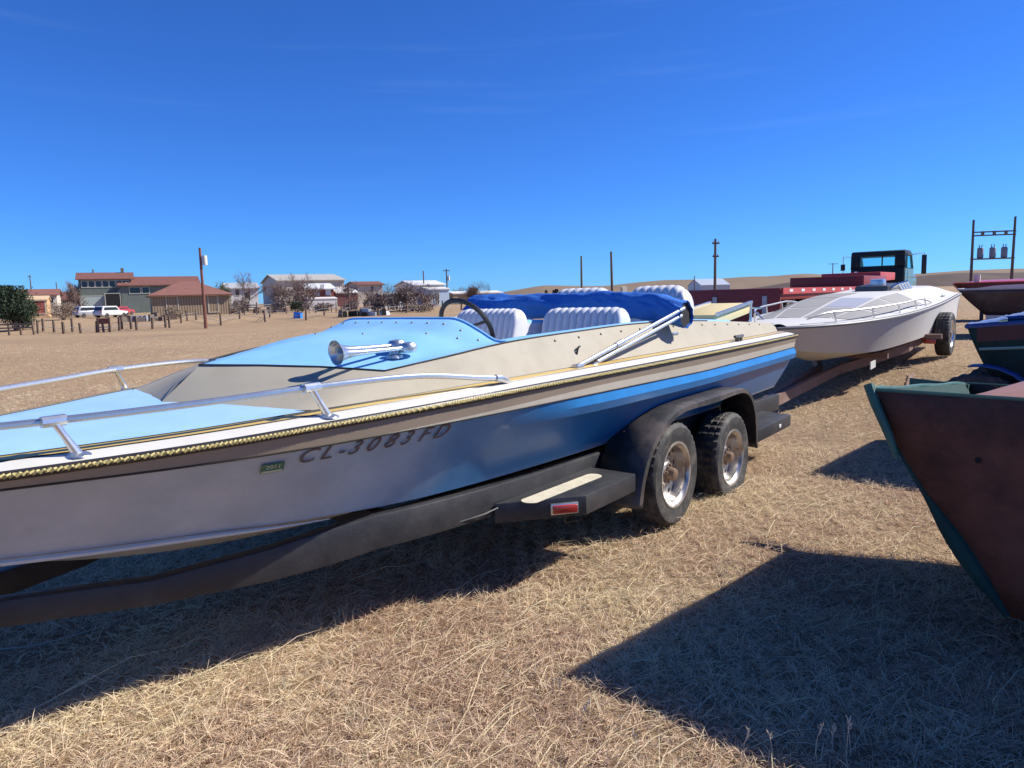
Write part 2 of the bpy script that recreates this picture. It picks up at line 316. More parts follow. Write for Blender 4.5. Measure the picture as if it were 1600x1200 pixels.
# ------------------------------------------------------------------ hull generator (local x = towards stern, -y = port, z up)
def hull_curves(tab, n=6):
    return [spline([t[k] for t in tab], n) for k in range(3)]
TH = R(38); NC = -3.06
BOAT_LOC = (NC * math.cos(TH), -NC * math.sin(TH), 0); BOAT_RZ = math.pi / 2 - TH
TAB = [((-.05, 0, 1.0), (.22, 0, .80), (.22, 0, .80)), ((.10, .22, 1.01), (.40, .12, .76), (.42, 0, .72)), ((.35, .40, 1.02), (.62, .25, .71), (.70, 0, .64)),
       ((.69, .56, 1.025), (.95, .38, .68), (1.05, 0, .53)), ((1.2, .76, 1.04), (1.35, .50, .65), (1.5, 0, .44)), ((1.65, .90, 1.06), (1.75, .63, .625), (2.0, 0, .385)),
       ((2.2, 1.0, 1.075), (2.3, .76, .61), (2.5, 0, .36)), ((3.1, 1.08, 1.09), (3.2, .82, .60), (3.3, 0, .345)), ((4.7, 1.07, 1.087), (4.7, .85, .59), (4.7, 0, .34)),
       ((6.2, 1.04, 1.083), (6.15, .86, .585), (6.1, 0, .34)), ((7.07, 1.02, 1.083), (6.97, .85, .585), (6.9, 0, .34))]
SH, CH, KE = hull_curves(TAB, 8)
_su = [p.x for p in SH]
def sheer_at(u): return Vector((u, np.interp(u, _su, [p.y for p in SH]), np.interp(u, _su, [p.z for p in SH])))
def pt(u, v, z): return (u, -v, z)
def side_pts(i):
    s, c = SH[i], CH[i]; u = s.x
    bd = np.interp(u, [0, .7, 1.6, 4.8, 7], [.03, .045, .075, .122, .112])
    kf = sstep(2.3, 3.4, u)
    b = Vector((lerp(s.x, c.x, bd / max(.05, s.z - c.z)), s.y - .10 * bd * min(1, s.y / .2), s.z - bd))
    out = [b]
    for f in (.14, .26, .2601, .5, .75, 1.0):
        q = b.lerp(c, f); bul = math.sin(f * math.pi) * lerp(-.012, .012, kf)
        up = f < .2601
        off = bul + kf * ((.045 if f < .2 else .05) if up and f > .1 else (.02 * (1 - f)))
        q = q + Vector((0, off * min(1, s.y / .3), 0)); out.append(q)
    return b, out
boat = empty('ski_boat', BOAT_LOC, BOAT_RZ, 'sky blue and cream open ski boat on black tandem trailer in the foreground', 'boat')
def hull_side(sgn):
    mb = MB(); mb2 = MB(); mb3 = MB(); rows = []; rows2 = []; rows3 = []
    for i in range(len(SH)):
        b, o = side_pts(i); rows.append([pt(p.x, sgn * p.y, p.z) for p in o])
        s = SH[i]; fr = lerp(1, .56, sstep(1.6, 3.6, s.x)); A_, B2_ = Vector((s.x, s.y + .004, s.z - .004)), Vector((b.x, b.y + .004, b.z + .003)); m_ = A_.lerp(B2_, fr)
        rows2.append([pt(A_.x, sgn * A_.y, A_.z), pt(m_.x, sgn * m_.y, m_.z)]); rows3.append([pt(m_.x, sgn * m_.y, m_.z), pt(B2_.x, sgn * B2_.y, B2_.z), pt(b.x, sgn * b.y, b.z)])
    mb.grid(rows); mb2.grid(rows2); mb3.grid(rows3); return mb, mb2, mb3
for sg in (1, -1):
    a, b, c = hull_side(sg); a.build('hull_side', M_hull, boat, ang=22); b.build('trim_band', M_tan, boat); c.build('lower_trim_band', M_ltan, boat)
mb = MB(); mb.grid([[pt(CH[i].x, CH[i].y, CH[i].z), pt(lerp(CH[i].x, KE[i].x, .12), CH[i].y * .86, CH[i].z - .012 * min(1, CH[i].y * 4)), pt(lerp(CH[i].x, KE[i].x, .5), CH[i].y * .45, lerp(CH[i].z, KE[i].z, .53)), pt(KE[i].x, 0, KE[i].z),
                     pt(lerp(CH[i].x, KE[i].x, .5), -CH[i].y * .45, lerp(CH[i].z, KE[i].z, .53)), pt(lerp(CH[i].x, KE[i].x, .12), -CH[i].y * .86, CH[i].z - .012 * min(1, CH[i].y * 4)), pt(CH[i].x, -CH[i].y, CH[i].z)] for i in range(len(CH))])
mb.build('hull_bottom', mat('hull_bottom_white', (.6, .6, .57), .35, var=.08, dirt=(.3, .27, .22), dirt_amt=.4), boat)
mb = MB(); s, c, k = SH[-1], CH[-1], KE[-1]
pb, so_ = side_pts(len(SH) - 1)
ring = [pt(s.x, s.y, s.z)] + [pt(q.x, q.y, q.z) for q in so_] + [pt(k.x, 0, k.z)] + [pt(q.x, -q.y, q.z) for q in reversed(so_)] + [pt(s.x, -s.y, s.z)]
mb.poly(ring); mb.build('transom', M_hull, boat)
# chine step (white spray strip under the bow)
for sg in (1, -1):
    P = [pt(CH[i].x, sg * (CH[i].y + .006), CH[i].z - .012) for i in range(4, 42)]
    mb = MB(); mb.tube(P, [.002 + .009 * min(1, min(j, 37 - j) / 8) for j in range(38)], 6); mb.build('spray_rail', M_white, boat)
# rub rail with twisted gold rope, pin stripes under the trim band
for sg in (1, -1):
    mb = MB(); mb.tube([pt(p.x, sg * (p.y + .004), p.z) for p in SH], .016, 8); rub = mb.build('rub_rail', M_pin, boat)
    seg = []; acc = 0
    path = spline([t[0] for t in TAB], 60); ph = 0; strands = [[], []]
    for i in range(1, len(path)):
        d = path[i] - path[i - 1]; st = max(1, int(d.length / .006))
        t = d.normalized(); nrm = Vector((0, 0, 1)); sid = t.cross(nrm).normalized()
        if sid.y < 0: sid = -sid
        for k in range(st):
            p = path[i - 1] + d * (k / st); ph += d.length / st / .030 * 2 * math.pi
            c0 = Vector((p.x, p.y + .016, p.z + .002))
            for q in (0, 1):
                o = c0 + (sid * math.cos(ph + q * math.pi) + nrm * math.sin(ph + q * math.pi)) * .0046
                strands[q].append(pt(o.x, sg * o.y, o.z))
    mb = MB()
    for q in (0, 1): mb.tube(strands[q], .0052, 5)
    mb.build('rope_trim', M_rope, rub)
    mb = MB(); L = [side_pts(i)[0] for i in range(len(SH))]; mb.tube([pt(p.x, sg * (p.y + .003), p.z) for p in L], .0045, 6); mb.build('pin_stripe', M_pin, boat)
# deck flange, yellow stripe, pin line: strips that follow the sheer
US = [p.x for p in SH]
def flange_pt(i, off, dz):
    s = SH[i]; k = min(1, s.y / .25); return Vector((s.x + off * (1 - k) * 1.3, max(0, s.y - off * k), s.z + dz))
for sg in (1, -1):
    def strip(o0, z0, o1, z1, m, nm, mid=None):
        mb = MB(); mb.grid([[pt(*(lambda q: (q.x, sg * q.y, q.z))(flange_pt(i, o, z))) for o, z in ((o0, z0), (lerp(o0, o1, .5), lerp(z0, z1, .5) + .003), (o1, z1))] for i in range(len(SH))]); return mb.build(nm, m, boat, ang=60)
    strip(0, .008, .090, .029, M_white, 'deck_flange')
    strip(.089, .030, .094, .031, M_pin, 'pin_stripe')
    strip(.094, .031, .155, .036, M_yellow, 'yellow_stripe')
    strip(.155, .036, .161, .0365, M_pin, 'pin_stripe')
BASE_OFF = .161
def base_at(u):
    s = sheer_at(u); k = min(1, s.y / .25); return Vector((u, max(0, s.y - BASE_OFF * k), s.z + .036))
# foredeck
mb = MB(); rows = []
for u in np.linspace(.18, 1.82, 26):
    b = base_at(u); row = []
    for f in np.linspace(-1, 1, 17):
        v = b.y * f; row.append(pt(u, v, b.z + .022 * (1 - f * f)))
    rows.append(row)
mb.grid(rows); mb.build('foredeck', M_blue_pale, boat, ang=60)
# cowl: lower and upper outlines (half), apex on the centreline
low = [Vector((1.44, 0, 1.095)), Vector((1.505, .25, 1.097)), Vector((1.57, .5, 1.095)), Vector((1.62, .65, 1.092)), Vector((1.68, base_at(1.68).y, base_at(1.68).z))]
upp = [Vector((1.64, 0, 1.252)), Vector((1.81, .22, 1.243)), Vector((1.97, .44, 1.230)), Vector((2.04, .60, 1.220)), Vector((2.09, .725, 1.212))]
TOPU = [2.09, 2.41, 2.9, 3.6, 4.3, 5.2, 6.2, 7.02]; TOPV = [.725, .79, .80, .80, .80, .80, .80, .80]; TOPZ = [1.212, 1.25, 1.29, 1.31, 1.32, 1.30, 1.25, 1.20]
_tp = spline([(a, b, c) for a, b, c in zip(TOPU, TOPV, TOPZ)], 8); _tu = [p.x for p in _tp]
def top_at(u): return Vector((u, np.interp(u, _tu, [p.y for p in _tp]), np.interp(u, _tu, [p.z for p in _tp])))
for k in range(1, 41):
    f = k / 40; ul = lerp(1.68, 7.04, f ** 1.08); uu = lerp(2.09, 7.02, f ** 1.08); low.append(base_at(ul)); upp.append(top_at(uu))
for sg in (1, -1):
    mb = MB(); rows = []
    for a, b in zip(low, upp):
        rows.append([pt(q.x, sg * q.y, q.z) for q in (a, a.lerp(b, .06) + Vector((0, -.004, 0)), a.lerp(b, .5) + Vector((0, .006, .003)), a.lerp(b, .95), b)])
    mb.grid(rows); mb.build('coaming', M_cream, boat, ang=50)
    mb = MB(); mb.tube([pt(q.x, sg * q.y, q.z + .002) for q in upp[:-12]], .0045, 6); mb.build('pin_stripe', M_pin, boat)
    mb = MB(); mb.tube([pt(q.x, sg * q.y, q.z + .001) for q in low[:5]], .004, 6); mb.build('pin_stripe', M_pin, boat)
# cowl top with raised lip ahead of the cockpit
def cowl_pt(r, s):
    vf = r * .725; uf = np.interp(abs(vf), [q.y for q in upp[:5]], [q.x for q in upp[:5]]); zf = np.interp(abs(vf), [q.y for q in upp[:5]], [q.z for q in upp[:5]])
    ue = 2.90 - .04 * abs(r); te = top_at(2.88); ve = r * te.y; a = abs(r)
    ze = te.z + .12 * (1 - sstep(.50, 1.0, a))
    u = lerp(uf, ue, s); t = top_at(max(2.09, u)); v = r * lerp(.725, t.y, sstep(0, .5, s)) if s > 0 else vf
    g = .72 * s + .28 * sstep(.74, 1, s)
    z = lerp(zf, ze, g)
    ed = sstep(.8, 1, a); zed = t.z if u > 2.09 else zf
    z = lerp(z, zed, ed * min(1, s * 4)) + .032 * math.sin(math.pi * s) * (1 - a * a)
    return Vector((u, v, z))
mb = MB(); RS = np.linspace(-1, 1, 41); mb.grid([[pt(*cowl_pt(r, s)) for r in RS] for s in np.linspace(0, 1, 29)]); mb.build('cowl', M_blue, boat, ang=60)
# lip edge of the cockpit and dashboard below it
mb = MB(); mb.tube([pt(*cowl_pt(r, 1)) for r in RS], .011, 8); mb.build('cockpit_trim', M_blue, boat)
mb = MB(); mb.grid([[pt(*(cowl_pt(r, 1) + Vector((dx, 0, dz)))) for r in RS[3:-3]] for dx, dz in ((.01, -.01), (.05, -.12), (.10, -.42))]); mb.build('dashboard', M_vinyl, boat)
def inner_v(u): return np.interp(u, [2.86, 3.2, 4.2, 4.8, 5.9], [.70, .70, .745, .765, .765])
for sg in (1, -1):
    mb = MB(); rows = []; rows2 = []
    for u in np.linspace(2.86, 5.95, 30):
        t = top_at(u); v = inner_v(u); rows.append([pt(u, sg * t.y, t.z), pt(u, sg * lerp(t.y, v, .5), t.z + .012), pt(u, sg * v, t.z + .006), pt(u, sg * (v - .008), t.z - .02)]); rows2.append([pt(u, sg * (v - .008), t.z - .02), pt(u, sg * (v - .05), .75)])
    mb.grid(rows); mb.build('side_deck', M_blue, boat); mb = MB(); mb.grid(rows2); mb.build('cockpit_liner', M_vinyl, boat)
mb = MB(); mb.box((4.4, 0, .74), (3.1, 1.42, .03)); mb.build('cockpit_floor', mat('blue_carpet', (.03, .07, .16), .95, bump=.5), boat)
# aft deck
mb = MB(); rows = []
for u in np.linspace(5.93, 7.04, 8):
    t = top_at(u); rows.append([pt(u, t.y * f, t.z + .02 * (1 - f * f) - (.008 if abs(f) < .9 else 0)) for f in (-1, -.95, -.85, -.4, 0, .4, .85, .95, 1)])
mb.grid(rows); mb.build('aft_deck', M_blue, boat)
mb = MB(); t = top_at(7.02); b = base_at(7.04); mb.grid([[pt(7.03, f * t.y, t.z) for f in np.linspace(-1, 1, 9)], [pt(7.06, f * b.y, b.z) for f in np.linspace(-1, 1, 9)], [pt(7.068, f * 1.0, 1.085) for f in np.linspace(-1, 1, 9)]]); mb.build('stern_panel', M_cream, boat)
mb = MB(); mb.box((5.94, 0, .98), (.03, 1.5, .5)); mb.build('bulkhead', M_vinyl, boat)
# tuck and roll seats
def seat(u0, v0, v1, zt, nm='seat_back', lean=.16, rolls=8, base=.85, thick=.14, rr=.16):
    mb = MB(); rows = []; n = rolls * 6; wv = v1 - v0
    for i in range(n + 1):
        f = i / n; v = v0 + wv * f; e = min(f, 1 - f) * wv; r = rr
        zz = zt - (r - math.sqrt(max(0, r * r - (r - e) ** 2)) if e < r else 0)
        bp = abs(math.sin(f * rolls * math.pi)) ** .5 * .017
        prof = []
        hz = zz - base
        for k in np.linspace(0, 1, 9): prof.append((u0 - bp + lean * k * hz / .6, base + (hz - .07) * k))
        for a in np.linspace(R(170), R(0), 9)[1:]: prof.append((u0 + lean * hz / .6 + thick / 2 + math.cos(a) * (thick / 2 + bp), zz - .07 + math.sin(a) * (.07 + bp * .6)))
        prof.append((u0 + thick + .03, base)); rows.append([pt(x, v, z) for x, z in prof])
    mb.grid(rows); mb.poly(rows[0]); mb.poly(rows[-1]); return mb.build(nm, M_vinyl, boat, ang=70)
seat(4.02, -.745, -.14, 1.425, rr=.07, rolls=11); seat(4.02, .10, .735, 1.425, rr=.07, rolls=11)
seat(5.18, -.72, -.08, 1.575, rolls=8, lean=.2, thick=.18); seat(5.18, .06, .64, 1.575, rolls=8, lean=.2, thick=.18)
for v0, v1 in ((-.72, -.14), (.12, .72)):
    mb = MB(); rows = []
    for i in range(43):
        f = i / 42; bp = abs(math.sin(f * 7 * math.pi)) ** .6 * .022; rows.append([pt(u, lerp(v0, v1, f), z + (bp if k not in (0, 4) else 0)) for k, (u, z) in enumerate(((3.52, .78), (3.5, 1.02), (3.55, 1.06), (3.95, 1.03), (4.05, .8)))])
    mb.grid(rows); mb.poly(rows[0]); mb.poly(rows[-1]); mb.build('seat_cushion', M_vinyl, boat, ang=60)
mb = MB(); mb.box((5.0, 0, .95), (.34, 1.4, .26)); mb.build('seat_cushion', M_vinyl, boat, bevel=.03)
# engine hatch in pale yellow with metal angle edging
Mh = Matrix.Rotation(R(-6), 3, 'Y')
h = MB(); h.box((6.5, -.42, 1.31), (.85, .40, .10), Mh); h = h.build('engine_hatch', mat('pale_yellow_board', (.66, .54, .27), .6, var=.12, scale=6, dirt=(.4, .3, .14), dirt_amt=.4), boat, bevel=.006)
for dy in (-.21, .21):
    e = MB(); e.box(Vector((6.5, -.42 + dy, 1.365)), (.87, .03, .025), Mh); e.build('hatch_edging', M_dullmetal, h)
e = MB(); e.tube([pt(6.95, .2, 1.25), pt(6.95, .2, 1.42)], .012, 6); e.tube([pt(6.95, .62, 1.22), pt(6.95, .62, 1.42)], .012, 6); e.tube([pt(6.95, .1, 1.36), pt(6.95, .72, 1.35)], .011, 6); e.build('grab_rail', M_dullmetal, boat)
# steering wheel
sw = MB(); Mx = Matrix.Rotation(R(-28), 4, 'Y'); C0 = Vector(pt(3.15, .27, 1.345))
def swp(a, r, dx=0): return C0 + Mx @ Vector((dx, math.cos(a) * r, math.sin(a) * r))
sw.tube([swp(2 * math.pi * k / 40, .185) for k in range(41)], .0145, 8, caps=False)
swo = MB(); swo.tube([C0 + Mx @ Vector((0, 0, 0)), C0 + Mx @ Vector((-.18, 0, 0))], .03, 10); swo = swo.build('steering_wheel', M_black, boat)
sw.build('wheel_rim', M_black, swo)
for a in (R(15), R(165), R(270)):
    e = MB(); e.beam(swp(a, .02), swp(a, .18), .035, .012); e.build('spoke', M_black, swo)
# twin trumpet air horn
horn = MB(); hb = cowl_pt(.80, .28); HB = Vector(pt(hb.x, hb.y, hb.z)); horn.lathe([(.0, 0), (.04, 0), (.036, .012), (.025, .02), (.018, .045), (.0, .045)], 16, 'Z', HB); horn = horn.build('air_horn', M_dullmetal, boat)
for k, (dv, L_, dz) in enumerate(((.035, .38, .045), (-.04, .33, .055))):
    mb = MB(); prof = [(.012, 0), (.0125, .1), (.014, .25), (.018, .36), (.026, .43), (.038, .475), (.05, .495), (.056, .50), (.0525, .498), (.03, .46), (.012, .36), (.0, .3)]
    o = HB + Vector((.02, -dv, dz)); V = MB(); V.lathe([(r * .84, a * L_ / .5) for r, a in prof], 24, 'X')
    V.v = [tuple(o + Vector((-x, y, z - .0 * x))) for x, y, z in V.v]; V.build('trumpet', M_chrome, horn, ang=50)
    V = MB(); V.lathe([(0, -.026), (.035, -.022), (.044, -.008), (.044, .008), (.035, .022), (0, .028)], 20, 'Z', o + Vector((.035, 0, .0))); V.build('diaphragm', M_dullmetal, horn)
# bow rails
RH = .105
def rail(sg):
    us = [-.2, .05, .35, .87, 1.3, 1.65, 2.1, 2.45, 2.58]; P = []
    for u in us:
        s = sheer_at(max(u, -.04)); v = max(0.06, s.y - .075) if u > 0 else .06 + .3 * (u + .2)
        hgt = RH * (1 if u < 2.0 else (1 - .78 * (u - 2.0) / .58)); P.append(pt(u if u > 0 else u + .08, sg * v, s.z + .035 + hgt))
    mb = MB(); mb.tube(spline(P, 8), .0125, 10); r_ = mb.build('bow_rail', M_chrome, boat)
    e = MB(); q = Vector(P[-1]); e.tube([q + Vector((-.03, 0, .004)), q, q + Vector((.05, 0, -.018)), q + Vector((.085, 0, -.028))], [.017, .019, .015, .006], 10); e.build('rail_end_fitting', M_dullmetal, r_)
    for u in (.87, 1.65):
        s = sheer_at(u); top = Vector(pt(u - .02, sg * (s.y - .075), s.z + .035 + RH)); bot = Vector(pt(u + .035, sg * (s.y - .052), s.z + .02))
        e = MB(); e.tube([top, lerp(top, bot, .35), lerp(top, bot, .5), lerp(top, bot, .92), bot], [.014, .011, .012, .016, .016], 10); e.tube([top - Vector((.035, 0, 0)), top + Vector((.035, 0, 0))], .0185, 10)
        e.lathe([(0, .012), (.022, .012), (.04, .004), (.042, 0), (0, 0)], 14, 'Z', bot); e.build('stanchion', M_chrome, r_)
rail(1); rail(-1)
# folded bimini with poles
top_p = []
rngb = random.Random(3)
bm_ = MB(); path = []; 
for k in range(61):
    f = k / 60; v = lerp(-.96, .97, f); zc = np.interp(f, [0, .15, .5, .75, .9, 1], [1.44, 1.448, 1.452, 1.450, 1.425, 1.375]) + .005 * math.sin(f * 23); uc = 4.62 + .05 * math.sin(f * math.pi) + .06 * f + .01 * math.sin(f * 31); path.append((uc, v, zc))
rows = []
for k, (uc, v, zc) in enumerate(path):
    row = []
    for a in range(40):
        t = 2 * math.pi * a / 40; rad = .088 + .020 * mnoise.noise((v * 3, math.cos(t) * 1.3, math.sin(t) * 1.3)) + .012 * math.sin(3 * t + v * 3.1) * (.6 + .4 * math.sin(v * 5)) + .016 * mnoise.noise((v * 11, math.cos(t) * 3, math.sin(t) * 3))
        squ = 1.25 if math.cos(t) else 1
        row.append(pt(uc + math.cos(t) * rad * 1.25, v, zc + math.sin(t) * rad * 1.0 - (.02 * max(0, -math.sin(t)))))
    rows.append(row)
bm_.grid(rows, closed=True); bm_.poly([pt(p[0], p[1], p[2]) for p in [(x, -y, z) for x, y, z in rows[0]]]); bimini = bm_.build('folded_canopy', M_canvas, boat, ang=80)
e = MB(); e.poly([Vector(p) + Vector((0, .02, 0)) for p in rows[-1]]); e.build('canopy_end_shade', M_dark, bimini)  # black sheet just inside the open end, painted as the shade within
for k in (12, 27, 41, 53):
    e = MB(); uc, v, zc = path[k]; e.tube([pt(uc + math.cos(t) * .095, v, zc - .008 + math.sin(t) * .08) for t in np.linspace(0, 2 * math.pi, 17)], .004, 5); e.build('tie_strap', M_canvas, bimini)
for sg in (1, -1):
    b0 = Vector(pt(3.30, sg * (sheer_at(3.3).y - .13), 1.135)); b1 = b0 + Vector((.09, sg * -.0, -.0))
    t0 = Vector(pt(4.66, sg * .955, 1.41)); t1 = Vector(pt(4.62, sg * .955, 1.36))
    e = MB(); e.tube([b0, t0], .013, 10); e.build('canopy_pole', M_chrome, bimini)
    e = MB(); e.tube([lerp(b0, t0, .12) + Vector((.03, 0, -.03)), t1], .012, 10); e.build('canopy_pole', M_chrome, bimini)
    e = MB(); e.tube([b0 + Vector((.12, 0, -.02)), lerp(b0, t0, .4) + Vector((0, 0, -.03))], .009, 8); e.build('canopy_brace', M_chrome, bimini)
    e = MB(); e.box(b0 + Vector((-.01, 0, -.005)), (.07, .045, .03)); e.build('deck_hinge', M_dullmetal, bimini, bevel=.006)
    e = MB(); e.tube([lerp(b0, t0, .30), lerp(b0, t0, .36)], .019, 10); e.build('pole_sleeve', M_dullmetal, bimini)
# snaps, cleat, emblem, latch
snap = MB(); snap.lathe([(0, .006), (.005, .005), (.008, 0)], 10, 'Z'); snap0 = None
def put_snap(p, nrm):
    global snap0
    if snap0 is None: snap0 = snap.build('snap', mat('dull_brass_snap', (.14, .11, .08), .4, .8), boat); o = snap0
    else: o = snap0.copy(); col.objects.link(o)
    o.parent = boat; o.location = p; o.rotation_euler = Vector(nrm).to_track_quat('Z', 'Y').to_euler()
for r in np.linspace(-.8, .84, 12): q = cowl_pt(r, .9); put_snap(pt(q.x, q.y, q.z), (-.5, 0, 1))
for r, s_ in ((.2, .62), (.55, .75), (-.3, .6), (.74, .82)): q = cowl_pt(r, s_); put_snap(pt(q.x, q.y, q.z), (-.3, 0, 1))
for i in range(15, len(low) - 2, 2):
    a, b = low[i], upp[i]; q = a.lerp(b, .82); put_snap(pt(q.x, q.y + .004, q.z), (0, -.9, .35))
cl = MB(); q = base_at(5.75); cp = Vector(pt(5.7, q.y + .075, q.z)); 
cl.tube([cp + Vector((-.09, 0, .035)), cp + Vector((-.03, 0, .03)), cp + Vector((.03, 0, .03)), cp + Vector((.09, 0, .035))], [.012, .016, .016, .012], 8); cl.box(cp + Vector((-.03, 0, .01)), (.03, .03, .03)); cl.box(cp + Vector((.03, 0, .01)), (.03, .03, .03)); cl.build('mooring_cleat', mat('tarnished_cleat', (.12, .11, .10), .45, .7), boat)
a, b = low[17], upp[17]; q = a.lerp(b, .45); e = MB(); o = Vector(pt(q.x, q.y + .012, q.z)); e.tube([o + Vector((.03, 0, .022)), o + Vector((0, -.008, .018)), o + Vector((-.012, -.008, -.005)), o + Vector((-.008, 0, -.03))], .006, 6); e.build('latch', M_pin, boat)
i_e = 27; a, b = low[i_e], upp[i_e]; q = a.lerp(b, .55); e = MB(); e.box(pt(q.x, q.y + .012, q.z), (.10, .004, .022)); e.build('emblem_plate', M_dullmetal, boat, bevel=.002)
# registration lettering and sticker on the port hull side
def hull_point(u, f):
    i = min(range(len(SH)), key=lambda k: abs(SH[k].x - u)); i = min(max(i, 1), len(SH) - 2)
    def at_i(j):
        b, o = side_pts(j); return b.lerp(CH[j], f)
    lo, hi = (i - 1, i) if SH[i].x > u else (i, i + 1); t = (u - SH[lo].x) / (SH[hi].x - SH[lo].x)
    return at_i(lo).lerp(at_i(hi), t)
def decal(me, u, f, m, nm, parent, sc=1.0, lift=.004, dz=0):
    p = hull_point(u, f); p2 = hull_point(u + .06, f); up_ = hull_point(u, f - .1)
    P, P2, U = Vector(pt(*p)), Vector(pt(*p2)), Vector(pt(*up_))
    X = (P2 - P).normalized(); Y = (U - P); Y = (Y - X * Y.dot(X)).normalized(); Z = X.cross(Y)
    o = bpy.data.objects.new(nm, me); me.materials.clear(); me.materials.append(m); col.objects.link(o); o.parent = parent
    M = Matrix((X, Y, Z)).transposed().to_4x4(); M.translation = P + Z * lift; o.matrix_local = M; o['_m'] = [x for r_ in M for x in r_]; return o
def getm(o): return Matrix([list(o['_m'])[i * 4:i * 4 + 4] for i in range(4)])
reg = None; u = 1.51; regM = None
for ch, adv in (('C', .10), ('L', .075), ('-', .05), ('3', .085), ('0', .09), ('8', .085), ('3', .10), ('F', .085), ('D', .09)):
    me = text_mesh(ch, .104, .35); o = decal(me, u, .165, M_letter, 'registration_letter' if reg else 'registration_number', reg if reg else boat)
    if reg is None: reg = o
    else:
        o.matrix_local = getm(reg).inverted() @ getm(o)
    u += adv * .89
sb = MB(); sb.box((0, 0, 0), (.085, .05, .002)); st = sb.build('validation_sticker', M_sticker, boat); me = st.data; bpy.data.objects.remove(st); st = decal(me, 1.43, .17, M_sticker, 'validation_sticker', boat)
o = decal(text_mesh('2011', .028), 1.405, .17, M_stext, 'sticker_print', st, lift=.0065); o.matrix_local = getm(st).inverted() @ getm(o)
sb = MB(); sb.box((0, -.017, .0015), (.078, .008, .002)); sb.build('sticker_bar', M_stext, st)

# ------------------------------------------------------------------ wheels
def tyre_mesh(r=.345, w=.205, flat=0., seg=72):
    h = w / 2; ri = r * .60
    prof = [(ri, -h * .82), (ri + .012, -h * .92), (r * .78, -h * 1.02), (r * .9, -h), (r * .965, -h * .9), (r * .99, -h * .78), (r, -h * .55), (r * .972, -h * .52), (r * .972, -h * .44), (r, -h * .41), (r, -h * .06), (r * .972, -h * .04), (r * .972, h * .04), (r, h * .06), (r, h * .41), (r * .972, h * .44), (r * .972, h * .52), (r, h * .55), (r * .99, h * .78), (r * .965, h * .9), (r * .9, h), (r * .78, h * 1.02), (ri + .012, h * .92), (ri, h * .82)]
    mb = MB(); m = len(prof)
    for k in range(seg):
        t = 2 * math.pi * k / seg
        for j, (rr, a) in enumerate(prof):
            if k % 2 and 4 <= j <= m - 5 and rr > r * .96 and j not in (7, 8, 11, 12, 15, 16): rr -= .010 * r / .345
            x, z = rr * math.cos(t), rr * math.sin(t)
            if flat and z < -(r - flat):
                ov = -(r - flat) - z; z = -(r - flat) + ov * .02; a *= 1 + ov * 2.6
            elif flat and z < -.5 * (r): a *= 1 + .18 * (-z / r - .5) * 2
            mb.v.append((x, a, z))
    for k in range(seg):
        for j in range(m): mb.f.append((k * m + j, k * m + (j + 1) % m, ((k + 1) % seg) * m + (j + 1) % m, ((k + 1) % seg) * m + j)); mb.m.append(0)
    return mb
def rim_mesh(r=.207, w=.2, holes=8):   # outer side is -y
    h = w / 2; mb = MB()
    mb.lathe([(r * 1.0, -h * .80), (r * 1.06, -h * .86), (r * 1.05, -h * .96), (r * .985, -h * .94), (r * .95, -h * .78), (r * .90, -h * .70), (r * .89, -h * .2), (r * .86, -h * .02), (r * .86, h * .8), (r, h * .8)], 48, 'Y')
    r0, r1 = r * .38, r * .87; w_ = math.pi / holes
    for k in range(holes):
        a0 = 2 * math.pi * (k + .5) / holes; n = 20; inner, mid, outer = [], [], []
        for q in range(n):
            t = 2 * math.pi * q / n; cx, cy = math.cos(t), math.sin(t); s = 1 / max(abs(cx), abs(cy)); ex, ey = cx * s, cy * s
            def P(px, py, dy=0):
                rr = lerp(r0, r1, (py + 1) / 2); a = a0 + px * w_; yy = -h * .10 - h * .16 * (1 - ((rr - r0) / (r1 - r0))) + dy; return (rr * math.cos(a), yy, rr * math.sin(a))
            outer.append(P(ex, ey)); inner.append(P(cx * .36, cy * .34 + .1)); mid.append(P(cx * .36, cy * .34 + .1, .012))
        for q in range(n):
            q2 = (q + 1) % n; mb.add([outer[q], outer[q2], inner[q2], inner[q]], [(0, 1, 2, 3)]); mb.add([inner[q], inner[q2], mid[q2], mid[q]], [(0, 1, 2, 3)])
    mb.lathe([(r0, -h * .26), (r0 * .92, -h * .34), (r0 * .8, -h * .36), (r0 * .55, -h * .36)], 32, 'Y')
    return mb
def make_wheel(parent, loc, r=.345, w=.205, flat=0., outer=-1, rimm=None):
    wt = tyre_mesh(r, w, flat).build('wheel', M_rubber, parent, ang=28); wt.location = loc
    if outer > 0: wt.rotation_euler = (0, 0, math.pi)
    k = r / .345; rm = rim_mesh(.207 * k, w).build('rim', rimm or M_rim, wt, ang=30)
    e = MB(); e.lathe([(.043 * k, -w * .12), (.043 * k, -w * .36), (.036 * k, -w * .44), (.03 * k, -w * .45), (0, -w * .47)], 20, 'Y'); e.build('hub', M_hub, wt)
    e = MB(); e.lathe([(0, w * .05), (.15 * k, w * .05), (.15 * k, w * .2)], 24, 'Y'); e.build('brake_drum', M_dark, wt)
    for j in range(5):
        a = 2 * math.pi * j / 5 + .3; e = MB(); e.lathe([(.011, -.01 - w * .17), (.0095, -.026 - w * .17), (0, -.03 - w * .17)], 6, 'Y', (.058 * k * math.cos(a), 0, .058 * k * math.sin(a))); e.build('lug_nut', M_hub, wt)
    return wt
